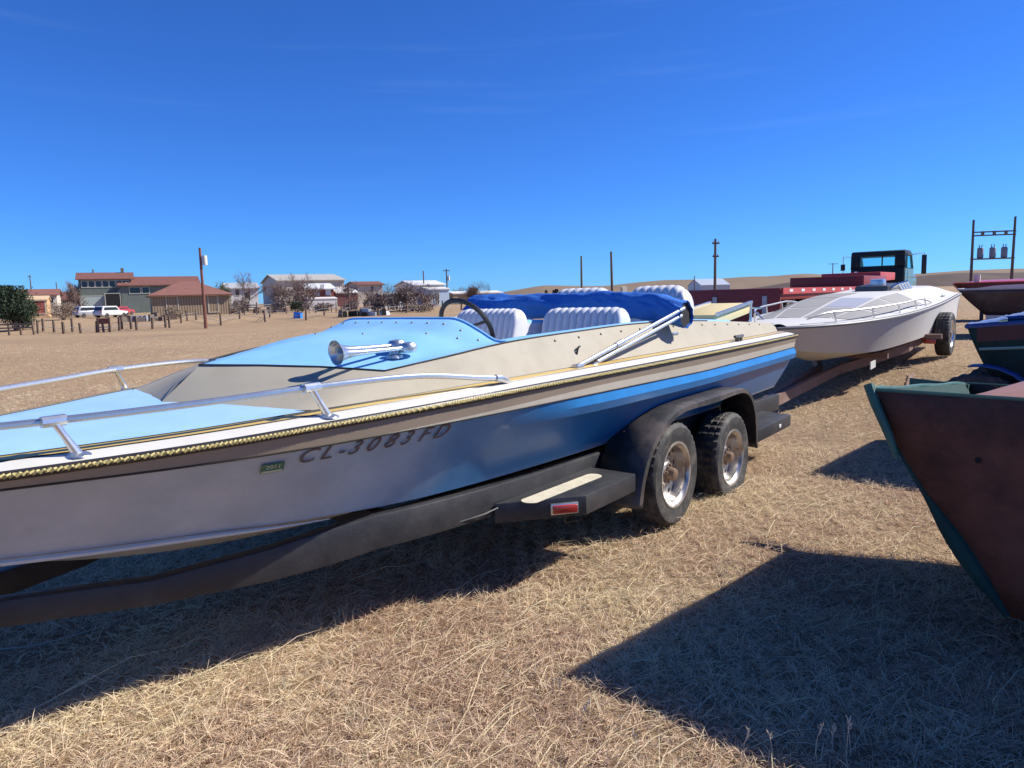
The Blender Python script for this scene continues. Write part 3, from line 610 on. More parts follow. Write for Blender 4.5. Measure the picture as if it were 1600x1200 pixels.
# ------------------------------------------------------------------ black tandem trailer under the ski boat
tr = empty('boat_trailer', BOAT_LOC, BOAT_RZ, 'black tandem axle trailer with a flat rear tyre under the blue and cream boat', 'trailer')
def trz(u): return .55 - .02 * u
for sg in (1, -1):
    path = [(7.2, .80), (5.6, .80), (4.0, .80), (3.1, .80), (2.5, .77), (2.0, .69), (1.6, .53), (1.2, .34), (.7, .13), (.2, .05)]
    path = spline([(a, b, 0) for a, b in path], 5); rows = []
    for i, p in enumerate(path):
        z = trz(p.x) if p.x > 2.0 else np.interp(p.x, [.2, .7, 1.2, 1.6, 2.0], [.50, .47, .435, .46, trz(2.0)])
        hh = .078 if p.x > 1.8 else max(.05, lerp(.078, .05, (1.8 - p.x) / .6)); d = (path[min(i + 1, len(path) - 1)] - path[max(i - 1, 0)]).normalized(); nn = Vector((-d.y, d.x, 0)) * .035
        rows.append([pt(p.x + nn.x * a, sg * (p.y + nn.y * a), z + b * hh) for a, b in ((-1, -1), (1, -1), (1, 1), (-1, 1))])
    mb = MB(); mb.grid(rows, closed=True); mb.poly(rows[0]); mb.poly(rows[-1]); mb.build('frame_rail', M_frame, tr, ang=40, bevel=.008)
    # bunk, posts
    mb = MB(); mb.beam(pt(2.3, sg * .52, .47), pt(6.9, sg * .55, .415), .10, .05); mb.build('bunk', mat('bunk_carpet', (.02, .02, .02), .95, bump=.6), tr)
    # tandem fender
    prof = [(3.60, .27), (3.64, .42), (3.74, .58), (3.90, .70), (4.12, .775), (4.35, .795), (4.75, .797), (5.2, .79), (5.40, .76), (5.53, .67), (5.61, .52), (5.645, .26)]
    pp = spline([(a, 0, b) for a, b in prof], 4); rows = []
    for p in pp:
        c = Vector((4.72, 0, .35)); inn = (c - p).normalized() * .045
        rows.append([pt(p.x, sg * .86, p.z), pt(p.x, sg * 1.13, p.z), pt(p.x + inn.x * .25, sg * 1.155, p.z + inn.z * .25), pt(p.x + inn.x, sg * 1.158, p.z + inn.z), pt(p.x + inn.x, sg * 1.148, p.z + inn.z)])
    mb = MB(); mb.grid(rows); mb.build('fender', M_fender, tr, ang=40, solid=.005)
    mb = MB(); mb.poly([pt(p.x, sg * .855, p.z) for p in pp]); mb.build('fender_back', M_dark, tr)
    # front step with grip pad and marker lamp
    zt = .485
    for nm, outline, z in (('step', [(2.68, .83), (3.06, 1.14), (3.60, 1.14), (3.60, .83)], zt), ('rear_step', [(5.70, .83), (5.70, 1.12), (6.62, 1.12), (6.70, .83)], .385)):
        mb = MB(); mb.prism([pt(a, sg * b, z) for a, b in outline], (0, 0, -.105)); mb.build(nm, M_frame, tr, ang=30, bevel=.006)
    mb = MB(); cx, cy = [], []
    A, B_ = Vector((2.82, .955)), Vector((3.42, .965)); wdt = .048; ring = []
    for k in range(10): a = R(90 + 20 * k); ring.append((A.x + math.cos(a) * wdt * .9, A.y + math.sin(a) * wdt))
    for k in range(10): a = R(-90 + 20 * k); ring.append((B_.x + math.cos(a) * wdt * .9, B_.y + math.sin(a) * wdt))
    mb.prism([pt(a, sg * b, zt + .0005) for a, b in ring], (0, 0, .003)); mb.build('grip_pad', M_pad, tr)
    d = Vector((3.06 - 2.68, 1.14 - .83)).normalized(); nrm = Vector((-d.y, d.x))
    lc = Vector((2.965, 1.0625)); Ml = Matrix.Rotation(-sg * math.atan2(d.y, d.x), 3, 'Z')
    e = MB(); e.box(Vector(pt(lc.x + nrm.x * .008, sg * (lc.y + nrm.y * .008), zt - .055)), (.15, .02, .058), Ml); lamp = e.build('marker_lamp', M_dullmetal, tr, bevel=.004)
    e = MB(); e.box(Vector(pt(lc.x + nrm.x * .022, sg * (lc.y + nrm.y * .022), zt - .055)), (.132, .022, .044), Ml); e.build('lens', M_redlens, lamp, bevel=.007)
    e = MB(); e.box(pt(6.30, sg * 1.122, .33), (.055, .008, .03)); e.build('marker_lens', M_clear, tr, bevel=.003)
    make_wheel(tr, pt(4.20, sg * 1.02, .345), outer=-sg if sg > 0 else 1); make_wheel(tr, pt(5.20, sg * 1.02,   .262 if sg > 0 else .345), flat=.083 if sg > 0 else 0, outer=-sg if sg > 0 else 1)
for u in (2.2, 3.2, 4.7, 5.9, 7.1):
    vv = .64 if u < 2.5 else .78; mb = MB(); mb.beam(pt(u, -vv, trz(u) - .03), pt(u, vv, trz(u) - .03), .07, .09); mb.build('cross_member', M_frame, tr)
for u in (3.85, 4.25, 4.7, 5.15, 5.45):
    z = np.interp(u, [3.85, 4.25, 4.7, 5.15, 5.45], [.665, .788, .797, .792, .735]); e = MB(); e.lathe([(0, .008), (.007, .006), (.010, 0)], 8, 'Z', pt(u, .93, z)); e.build('fender_bolt', M_hub, tr)
wl_ = [pt(u, .84 if u > 2.6 else lerp(.60, .84, (u - 1.8) / .8), trz(u) - .05 + .02 * math.sin(u * 5)) for u in np.linspace(1.9, 3.55, 20)]
mb = MB(); mb.tube(wl_, .005, 5); mb.build('wiring_loom', M_black, tr)
mb = MB(); mb.tube([pt(3.05, 1.0, .385), pt(3.1, .98, .30), pt(3.3, .95, .26), pt(3.5, .93, .30), pt(3.55, .9, .38)], .004, 5); mb.build('hanging_wire', M_black, tr)
for u in (4.2, 5.2):
    mb = MB(); mb.tube([pt(u, -1.0, .345), pt(u, 1.0, .345)], .03, 10); mb.build('axle', M_frame, tr)
    for sg in (1, -1): mb = MB(); mb.tube([pt(u - .4, sg * .78, .44), pt(u, sg * .78, .31), pt(u + .4, sg * .78, .42)], .022, 6); mb.build('leaf_spring', M_hub, tr)
mb = MB(); mb.beam(pt(.75, 0, .48), pt(-1.0, 0, .55), .08, .08); mb.build('tongue', M_frame, tr, bevel=.006)
mb = MB(); mb.beam(pt(.15, 0, .5), pt(.05, 0, .86), .07, .07); mb.box(pt(.1, 0, .86), (.14, .12, .12)); mb.build('winch_post', M_frame, tr, bevel=.006)
mb = MB(); mb.tube([pt(-.7, 0, .46), pt(-.7, 0, .02)], .03, 10); mb.lathe([(0, 0), (.09, 0), (.09, .02), (0, .04)], 16, 'Z', pt(-.7, 0, 0.005)); mb.build('jack', M_frame, tr)

# ------------------------------------------------------------------ white boat behind
UW, NW = Vector((math.sin(R(40)), math.cos(R(40)), 0)), Vector((math.cos(R(40)), -math.sin(R(40)), 0))
WB_LOC = (3.24, 8.58, .13); WB_RZ = R(50); WB_RY = -R(3.2)
M_wb = mat('bright_white_gelcoat', (.60, .585, .55), .6, var=.04, spec=.15, dirt=(.55, .5, .42), dirt_amt=.25)
M_panel = mat('grey_nonskid', (.30, .29, .27), .9, var=.08, scale=30, bump=.2, bscale=150)
M_lav = mat('pale_blue_nonskid', (.33, .35, .42), .9, var=.08, scale=30)
wb = empty('runabout_boat', WB_LOC, WB_RZ, 'white boat with grey deck panels on a rusty single axle trailer', 'boat', ry=WB_RY)
WT = [((0, 0, .93), (.25, 0, .66), (.25, 0, .66)), ((.2, .30, .93), (.45, .18, .60), (.5, 0, .55)), ((.7, .62, .92), (.95, .45, .52), (1.05, 0, .40)), ((1.5, .88, .91), (1.65, .66, .45), (1.75, 0, .30)), ((2.6, 1.0, .89), (2.7, .80, .42), (2.8, 0, .26)), ((4.2, 1.03, .87), (4.2, .95, .42), (4.2, 0, .26)), ((5.6, 1.0, .87), (5.55, .95, .43), (5.5, 0, .27)), ((6.6, .97, .87), (6.5, .93, .43), (6.45, 0, .28))]
WS, WC, WK = hull_curves(WT, 6); _wu = [p.x for p in WS]
def wsheer(u): return Vector((u, np.interp(u, _wu, [p.y for p in WS]), np.interp(u, _wu, [p.z for p in WS])))
for sg in (1, -1):
    mb = MB(); mb.grid([[pt(s.x, sg * s.y, s.z), pt(lerp(s.x, c.x, .5), sg * (lerp(s.y, c.y, .5) - .01), lerp(s.z, c.z, .5)), pt(c.x, sg * c.y, c.z)] for s, c in zip(WS, WC)]); mb.build('hull_side', M_wb, wb)
    mb = MB(); mb.tube([pt(s.x, sg * s.y, s.z) for s in WS], .018, 6); mb.build('rub_rail', mat('grey_rub_rail', (.2, .2, .2), .5), wb)
mb = MB(); mb.grid([[pt(c.x, c.y, c.z), pt(k.x, 0, k.z), pt(c.x, -c.y, c.z)] for c, k in zip(WC, WK)]); mb.build('hull_bottom', M_wb, wb)
s, c, k = WS[-1], WC[-1], WK[-1]; mb = MB(); mb.poly([pt(s.x, s.y, s.z), pt(c.x, c.y, c.z), pt(k.x, 0, k.z), pt(c.x, -c.y, c.z), pt(s.x, -s.y, s.z)]); mb.build('transom', M_wb, wb)
def wdeck(u, f):   # f -1..1 across; raised crowned deck
    s = wsheer(u); a = abs(f); rise = .18 * sstep(.5, 3.0, u) * (1 - .35 * sstep(4.5, 6.4, u)); z = s.z + .02 + rise * (1 - sstep(.45, .97, a)) + .03 * (1 - a * a)
    return Vector(pt(u, f * s.y * .985, z))
mb = MB(); mb.grid([[wdeck(u, f) for f in np.linspace(-1, 1, 31)] for u in np.linspace(.05, 6.58, 40)]); mb.build('deck', M_wb, wb, ang=60)
def wpanel(u0, u1, f0, f1, m):
    mb = MB(); mb.grid([[wdeck(u, f) + Vector((0, 0, .004)) for f in np.linspace(f0, f1, 6)] for u in np.linspace(u0, u1, 6)]); mb.build('nonskid_panel', m, wb, ang=60)
for j, (u0, u1) in enumerate(((.9, 1.65), (1.72, 2.55), (2.62, 3.7))):
    for i, (f0, f1) in enumerate(((-.86, -.52), (-.48, -.03), (.03, .48), (.52, .86))):
        if (j, i) == (2, 2): continue
        wpanel(u0, u1, f0, f1, M_lav if (j, i) == (1, 2) else M_panel)
for sg in (1, -1):
    P = []; hs = .10
    for u in (.25, .5, 1.0, 1.7, 2.4, 3.1, 3.7, 3.95): s = wsheer(u); P.append(pt(u, sg * (s.y - .08), s.z + .02 + (hs + .03 if 0.4 < u < 3.5 else .07 if u < 3.8 else .02)))
    mb = MB(); mb.tube(spline(P, 6), .012, 6); r_ = mb.build('bow_rail', M_dullmetal, wb)
    for u in (.6, 1.3, 2.1, 2.9, 3.5):
        s = wsheer(u); e = MB(); e.tube([pt(u, sg * (s.y - .07), s.z + .02), pt(u - .06, sg * (s.y - .08), s.z + .02 + hs + .025)], .01, 6); e.build('stanchion', M_dullmetal, r_)
# engine block and cockpit rim at the stern of the white boat
mb = MB(); mb.box(pt(4.6, .05, 1.08), (.9, .5, .2)); eng = mb.build('engine', mat('greasy_engine', (.07, .075, .08), .45, .5, var=.4, scale=30), wb, bevel=.02)
for k in range(4):
    e = MB(); e.tube([pt(4.3 + .2 * k, .32, 1.14), pt(4.3 + .2 * k, .42, 1.2), pt(4.4 + .2 * k, .46, 1.08)], .03, 8); e.build('exhaust_pipe', M_chrome, eng)
e = MB(); e.lathe([(0, .1), (.11, .1), (.12, .06), (.12, 0), (0, 0)], 16, 'Z', pt(4.6, .05, 1.17)); e.build('air_cleaner', M_dullmetal, eng)
e = MB(); q = wsheer(5.4); e.tube([pt(5.3, q.y - .12, q.z + .06), pt(5.5, q.y - .12, q.z + .06)], .02, 6); e.box(pt(5.4, q.y - .12, q.z + .04), (.06, .04, .04)); e.build('mooring_cleat', M_dullmetal, wb)
e = MB(); p0 = WS[16].lerp(WC[16], .16); me = text_mesh('CL 4471', .10, .3); o = bpy.data.objects.new('registration_number', me); me.materials.append(mat('faint_lettering', (.30, .27, .22), .6)); col.objects.link(o); o.parent = wb
a, b = Vector(pt(*WS[16])), Vector(pt(*WS[19])); X = (b - a).normalized(); dn = Vector(pt(*WC[16])) - a; Y = -(dn - X * dn.dot(X)).normalized(); Z = X.cross(Y); Mt = Matrix((X, Y, Z)).transposed().to_4x4(); Mt.translation = Vector(pt(*p0)) + Z * .02; o.matrix_local = Mt
bpy.data.objects.remove(o)   # too faint in the photograph to read
wt = empty('boat_trailer', WB_LOC, WB_RZ, 'rusty single axle trailer with chrome wheel under the white boat', 'trailer', ry=WB_RY)
M_rust = mat('rusty_pink_steel', (.20, .12, .095), .75, var=.3, scale=9, dirt=(.30, .23, .2), dirt_amt=.4, bump=.2)
for sg in (1, -1):
    mb = MB(); P = [pt(6.2, sg * .80, .34), pt(4.2, sg * .80, .34), pt(3.3, sg * .76, .30), pt(2.8, sg * .45, .20), pt(2.1, sg * .12, .12), pt(-.4, sg * .03, .08)]
    for a, b in zip(P[:-1], P[1:]): mb.beam(a, b, .06, .13)
    mb.build('frame_rail', M_rust, wt)
    mb = MB(); mb.beam(pt(3.75, sg * .78, .42), pt(3.75, sg * 1.14, .42), .06, .07); br = mb.build('lamp_bracket', M_rust, wt)
    e = MB(); e.box(pt(3.73, sg * .98, .345), (.05, .16, .07)); e.build('lens', M_redlens, br, bevel=.01)
    make_wheel(wt, pt(4.35, sg * 1.09, .39), r=.345, w=.2, outer=-sg if sg > 0 else 1, rimm=M_chrome)
    mb = MB(); mb.beam(pt(2.2, sg * .5, .38), pt(6.0, sg * .5, .36), .1, .06); mb.build('bunk', M_dark, wt)
mb = MB(); mb.tube([pt(4.35, -1, .39), pt(4.35, 1, .39)], .03, 8); mb.build('axle', M_rust, wt)
for u in (2.4, 3.6, 5.8): mb = MB(); mb.beam(pt(u, -.7, .3), pt(u, .7, .3), .06, .08); mb.build('cross_member', M_rust, wt)
mb = MB(); mb.box(pt(1.9, .62, .24), (.26, .012, .10)); mb.build('number_plate', mat('pale_plate', (.55, .55, .52), .5, var=.15, scale=30), wt)
mb = MB(); mb.beam(pt(1.5, 1.12, -.06), pt(2.7, .95, -.02), .07, .05); mb.build('loose_tongue_bar', M_rust, wt)

# ------------------------------------------------------------------ square-ended old boats on the right
def punt(name, label, A, rz, L, B, zt, rake, flare, zb, mside, mtop, mend, tri=None, deck=None, drop=.0, rim=.03, cat='boat', rx=0):
    """A: top corner nearest the camera; local x along the near side, y across to the far corner."""
    g = gz(A[0], A[1]); r = empty(name, (A[0], A[1], g), rz, label, cat); r.rotation_euler.x = rx; zt -= g; zb -= g
    def topz(x): return zt + drop * x + .05 * math.sin(x * 1.3) * 0
    xs = np.linspace(0, L, 14)
    def section(x):   # x along top
        t = 1 - x / L; k = rake * max(0, 1 - x / (rake * 1.0 + .6)) ; zbx = zb + .0
        bow = sstep(L * .55, L, x); h = B / 2 * (1 - .8 * bow ** 2)
        return h, k, zbx
    for sg, nm in ((-1, 'side_panel'), (1, 'side_panel')):
        mb = MB(); rows = []
        for x in xs:
            h, k, zbx = section(x); row = []
            for f in np.linspace(0, 1, 7):
                row.append((x + k * (f ** 1.15), B / 2 + sg * (h - flare * f * (1 + .3 * f)) - 0, lerp(topz(x), zbx, f)))
            rows.append(row)
        mb.grid(rows); mb.build(nm, mside, r, solid=.02)
    h, k, zbx = section(0); mb = MB(); mb.grid([[(k * (f ** 1.15) - .004, B / 2 + s_ * (h - flare * f * (1 + .3 * f)), lerp(topz(0), zbx, f)) for s_ in np.linspace(-1, 1, 5)] for f in np.linspace(0, 1, 7)]); mb.build('end_panel', mend, r, solid=.02)
    mb = MB(); mb.grid([[(x + section(x)[1], B / 2 + s_ * (section(x)[0] - flare * 1.3), section(x)[2]) for s_ in (-1, 1)] for x in xs]); mb.build('bottom', mside, r)
    for sg in (-1, 1):
        P = [(x, B / 2 + sg * section(x)[0], topz(x) + .004) for x in xs]; mb = MB()
        mb.tube(P, rim * .7, 6); mb.build('gunwale', mtop, r)
    mb = MB(); P = [(-.01, lerp(0, B, f), topz(0) + .004 + .004 * math.sin(f * 17)) for f in np.linspace(0, 1, 12)]; mb.tube(P, [rim * .8 * (1 + .15 * math.sin(i * 2.1)) for i in range(12)], 7); mb.build('end_gunwale', mtop, r)
    if deck:
        d0, d1, md, cz = deck; mb = MB(); mb.grid([[(x, B / 2 + f * (section(x)[0] - .01), topz(x) - .01 + cz * (1 - f * f) * sstep(d0 - .1, d0 + .8, x)) for f in np.linspace(-1, 1, 9)] for x in np.linspace(d0, d1, 8)]); mb.build('deck', md, r)
    if tri:
        mb = MB(); mb.tube([(x + .01 + section(x)[1] * .25 ** 1.15, B / 2 - section(x)[0] + flare * .28 - .012, lerp(topz(x), zb, .25)) for x in xs], .012, 5); mb.build('side_stripe', tri, r)
    return r
M_brown = mat('rotten_red_brown_hull', (.135, .06, .042), .8, var=.7, scale=6, dirt=(.03, .022, .02), dirt_amt=.85, dscale=2.6, spec=.2, bump=.5, bscale=35)
M_teal = mat('dark_teal_paint', (.016, .052, .047), .8, var=.45, spec=.2, scale=10, dirt=(.045, .035, .028), dirt_amt=.5, bump=.2, bscale=40)
M_rosy = mat('faded_rose_deck', (.34, .17, .13), .55, var=.2, scale=5, dirt=(.2, .1, .075), dirt_amt=.4)
M_lblue = mat('faded_light_blue_deck', (.26, .50, .62), .55, var=.15, scale=5)
M_navy = mat('navy_trim', (.03, .08, .24), .5, var=.2)
M_plum = mat('dark_plum_paint', (.075, .028, .035), .5, var=.3, dirt=(.03, .02, .02), dirt_amt=.5)
M_green_trim = mat('green_trim', (.03, .11, .085), .5, var=.3, scale=14)
RZ_P = math.atan2(-.69, .72)
br = punt('square_ended_boat', 'weathered red brown wooden boat cut off by the right edge, nearest the camera', (1.42, 2.84, 0), RZ_P, 3.6, 1.75, 1.10, .50, .16, .24, M_brown, M_green_trim, M_teal, deck=(.30, 3.5, M_rosy, .33), drop=-.0, rx=R(-5.2), rim=.013)
# parts of the brown boat: corner cap, deck panel with white line, skeg, bolts
mb = MB(); mb.tube([(-.012, .0, 1.125), (.02, -.01, 1.05), (.08, -.005, .92), (.115, .0, .83)], [.022, .020, .017, .008], 8); mb.build('corner_cap', M_green_trim, br)
mb = MB(); mb.grid([[(x, .30 + .5 * f, 1.10 + .33 * sstep(.20, 1.10, x) * (1 - ((.30 + .5 * f - .875) / .87) ** 2) + .006) for f in np.linspace(0, 1, 5)] for x in np.linspace(.75, 2.6, 8)]); mb.build('deck_inlay', M_lblue, br)
mb = MB(); mb.tube([(x, .33 + .42 * sstep(.6, 1.6, x), 1.105 + .33 * sstep(.20, 1.10, x) * (1 - ((.33 + .42 * sstep(.6, 1.6, x) - .875) / .87) ** 2) + .012) for x in np.linspace(.62, 2.2, 14)], .008, 6); mb.build('white_pin_line', M_wb, br)
P_ = [(.5 * f ** 1.15 - .008, .16 * f * (1 + .3 * f) - .006, 1.10 - .86 * f) for f in np.linspace(.28, 1, 12)]
mb = MB(); mb.tube(P_, [.008, .009, .010, .012, .020, .030, .036, .038, .034, .028, .02, .012], 8); mb.build('stem_strip', M_teal, br)
mb = MB(); mb.prism([(.02, 1.69, 1.10), (.02, 1.76, 1.10), (-.16, 1.75, 1.105), (-.30, 1.73, 1.12)], (0, 0, -.05)); mb.build('corner_horn', M_green_trim, br)
for x, f in ((.30, .28), (.62, .30), (.55, .72), (.95, .66), (.85, .34), (1.15, .3)):
    mb = MB(); k = .50 * max(0, 1 - x / 1.1); z = lerp(1.10, .24, f); y = .16 * f * (1 + .3 * f); mb.lathe([(0, -.012), (.010, -.010), (.012, 0)], 8, 'Y', (x + k * f ** 1.15, y - .012, z)); mb.build('bolt', M_dark, br)
for x, yy in ((.95, .35), (.95, 1.4), (2.8, .5), (2.8, 1.25)):
    mb = MB(); mb.box((x, yy, .13), (.3, .25, .26)); mb.build('support_block', mat('old_timber_block', (.16, .11, .07), .9, bump=.5), br)
gb = punt('square_ended_boat', 'dark teal old boat with blue rim and plum stripe behind the red brown boat', (3.86, 5.98, 0), RZ_P, 3.4, 1.7, 1.17, .32, .16, .42, M_teal, M_navy, M_teal, tri=mat('pale_green_line', (.25, .4, .33), .5), deck=(.3, 3.3, M_plum, .05), drop=.09)
mb = MB(); mb.grid([[(x, -.0 + .012 * 0 - .014 + .17 * f * .16, 1.17 + .09 * x - .012 - f * .12 * 1.0 - gz(3.86, 5.98)) for f in (0, 1)] for x in np.linspace(.06, 2.4, 6)]); mb.build('plum_band', M_plum, gb)
gt = empty('boat_dolly', (3.6, 5.75, gz(3.6, 5.75)), RZ_P, 'small wheeled dolly with blue mudguard under the dark teal boat', 'dolly')
make_wheel(gt, (.15, .25, .40), r=.40, w=.18)
make_wheel(gt, (.15, 1.35, .40), r=.40, w=.18, outer=1)
mb = MB(); mb.tube([(.15, .2, .40), (.15, 1.4, .40)], .03, 8); mb.build('axle', M_frame, gt)
mb = MB(); mb.grid([[(.15 + .46 * math.cos(a), y, .40 + .46 * math.sin(a)) for y in (.15, .36)] for a in np.linspace(R(-10), R(100), 9)]); mb.build('mudguard', M_navy, gt, solid=.01)
mb = MB(); mb.beam((.15, .8, .40), (2.8, .8, .40), .1, .1); mb.box((2.8, .8, .18), (.2, .2, .36)); mb.build('frame_rail', M_frame, gt)
def far_boat(name, label, px, Y, rz, L, B, zt, zb, ms, mt, mdk, zoff=0):
    A = at(px, 470, Y); r = punt(name, label, (A.x, A.y, 0), rz, L, B, zt + gz(A.x, A.y), .5, .14, zb + gz(A.x, A.y), ms, mt, ms, deck=(.05, L * .95, mdk, .10)); return r, A
def stand(r, name, label, L, B, zb, m, Y=0):
    t = empty(name, r.location, r.rotation_euler.z, label, 'trailer')
    for yy in (.15, B - .15): mb = MB(); mb.beam((.5, yy, zb - .06), (L, yy, zb - .06), .07, .11); mb.build('frame_rail', m, t)
    mb = MB(); mb.beam((.8, -.05, zb - .19), (.8, B + .05, zb - .19), .08, .08); mb.build('cross_member', m, t)
    for yy in (-.1, B + .1): make_wheel(t, (L * .55, yy, .30), r=.30, w=.17, outer=-1 if yy < 0 else 1)
    mb = MB(); mb.box((.8, B / 2, (zb - .2) / 2), (.1, .1, zb - .2)); mb.build('prop_stand', m, t)
M_galv = mat('galvanised_steel', (.42, .43, .44), .5, .6, var=.15, scale=12)
bb, A = far_boat('square_ended_boat', 'navy rimmed plum boat, half hidden behind the dark teal boat', 1572, 8.6, RZ_P, 3.4, 1.6, .92, .35, M_plum, M_navy, M_plum); stand(bb, 'boat_trailer', 'dark trailer under the navy rimmed plum boat', 3.0, 1.6, .35, M_frame)
mbt, A = far_boat('drab_boat', 'dark maroon brown boat hull on a grey galvanised trailer behind the white boat', 1497, 15.2, RZ_P + R(8), 4.2, 1.8, 1.02, .48, mat('dark_maroon_hull', (.055, .028, .028), .45, var=.4, scale=4, dirt=(.13, .125, .12), dirt_amt=.5, dscale=1.5), M_galv, M_plum); stand(mbt, 'boat_trailer', 'grey galvanised trailer under the dark maroon boat', 4.0, 1.8, .48, M_galv)
M_red = mat('orange_red_gelcoat', (.55, .055, .02), .35, var=.12, coat=.3)
rb, A = far_boat('speed_boat', 'orange red boat with white deck on the far right row', 1490, 22.0, RZ_P + R(14), 5.5, 1.9, 1.17, .7, mat('dark_red_hull', (.11, .02, .018), .5, var=.3), M_red, M_red); stand(rb, 'boat_trailer', 'dark trailer carrying the orange red boat', 5.0, 1.9, .7, M_frame)
mb = MB(); mb.box((2.9, .8, 1.28), (1.3, 1.2, .1)); mb.build('white_deck_panel', M_wb, rb, bevel=.03)
mb = MB(); mb.tube([(.6, .3, 1.1), (.6, .3, 1.42)], .09, 8); mb.build('white_post', M_wb, rb)

# ------------------------------------------------------------------ hills
def make_hill(name, Y, cols, label, m, depth=220, seed=0):
    xs = np.arange(cols[0][0], cols[-1][0] + 1, 12); rows = []
    for j, f in enumerate(np.linspace(-1, 1, 13)):
        row = []
        for px in xs:
            py = np.interp(px, [c[0] for c in cols], [c[1] for c in cols]); p = at(px, py, Y); y = Y + f * depth; x = p.x * y / Y
            h = (p.z + 4) * (math.cos(f * math.pi) * .5 + .5) + 3 * mnoise.noise((x * .012, y * .012, seed)) * (1 - abs(f)); row.append((x, y, -4 + h))
        rows.append(row)
    mb = MB(); mb.grid(rows); o = mb.build(name, m, ang=180); tag(o, label, kind='structure')
M_hill = mat('dry_hill_grass', (.235, .175, .12), .95, var=.2, scale=.02, dirt=(.15, .115, .085), dirt_amt=.5, dscale=.012, spec=.1)
M_hilld = mat('dark_brush_hill', (.10, .075, .062), .95, var=.3, scale=.03, dirt=(.2, .15, .11), dirt_amt=.5, dscale=.02, spec=.1)
make_hill('far_hills', 900, [(560, 468), (700, 464), (780, 458), (850, 448), (950, 446), (1040, 438), (1110, 437), (1180, 432), (1260, 429), (1330, 433), (1420, 428), (1520, 422), (1600, 420), (1700, 418), (1900, 425)], 'low tan grass hills on the horizon', M_hill, seed=3)
make_hill('brush_ridge', 520, [(1150, 455), (1190, 450), (1240, 441), (1300, 437), (1370, 437), (1440, 432), (1520, 428), (1600, 427), (1720, 426), (1900, 440)], 'dark brush covered ridge on the right', M_hilld, depth=120, seed=8)

# ------------------------------------------------------------------ buildings
M_glass = mat('dark_window_glass', (.03, .04, .05), .12, var=.1)
M_shingle = stripes('red_brown_shingles', (.15, .06, .045), (.22, .09, .065), 2.2, 'Z', .85)
M_redroof = stripes('faded_red_roof', (.20, .085, .062), (.25, .11, .08), 2.0, 'Z', .85)
M_green_sid = stripes('grey_green_siding', (.13, .16, .135), (.17, .20, .17), 1.6, 'Z', .8)
M_trim = mat('pale_trim', (.5, .48, .38), .7)
M_barn = stripes('weathered_barn_planks', (.23, .165, .10), (.36, .27, .17), .9, 'X', .9)
M_whitewall = mat('white_wall', (.62, .60, .57), .8, var=.1, scale=1)
M_creamwall = mat('cream_metal_wall', (.55, .50, .41), .7, var=.1, scale=.7)
M_metalroof = stripes('pale_metal_roof', (.44, .41, .33), (.52, .48, .39), .8, 'X', .5)
M_brick = stripes('red_brick_wall', (.22, .06, .045), (.28, .085, .06), 3.0, 'Z', .9)
M_orange = mat('orange_stucco', (.55, .34, .18), .85)
M_reddoor = mat('red_door', (.40, .10, .07), .7)
M_greywood = mat('grey_old_wood', (.17, .135, .11), .9, var=.3, scale=4, bump=.3)
M_post = mat('fence_post_wood', (.13, .085, .06), .9, var=.35, scale=5, bump=.4)
M_pale_blue = mat('pale_blue_siding', (.42, .52, .6), .7)
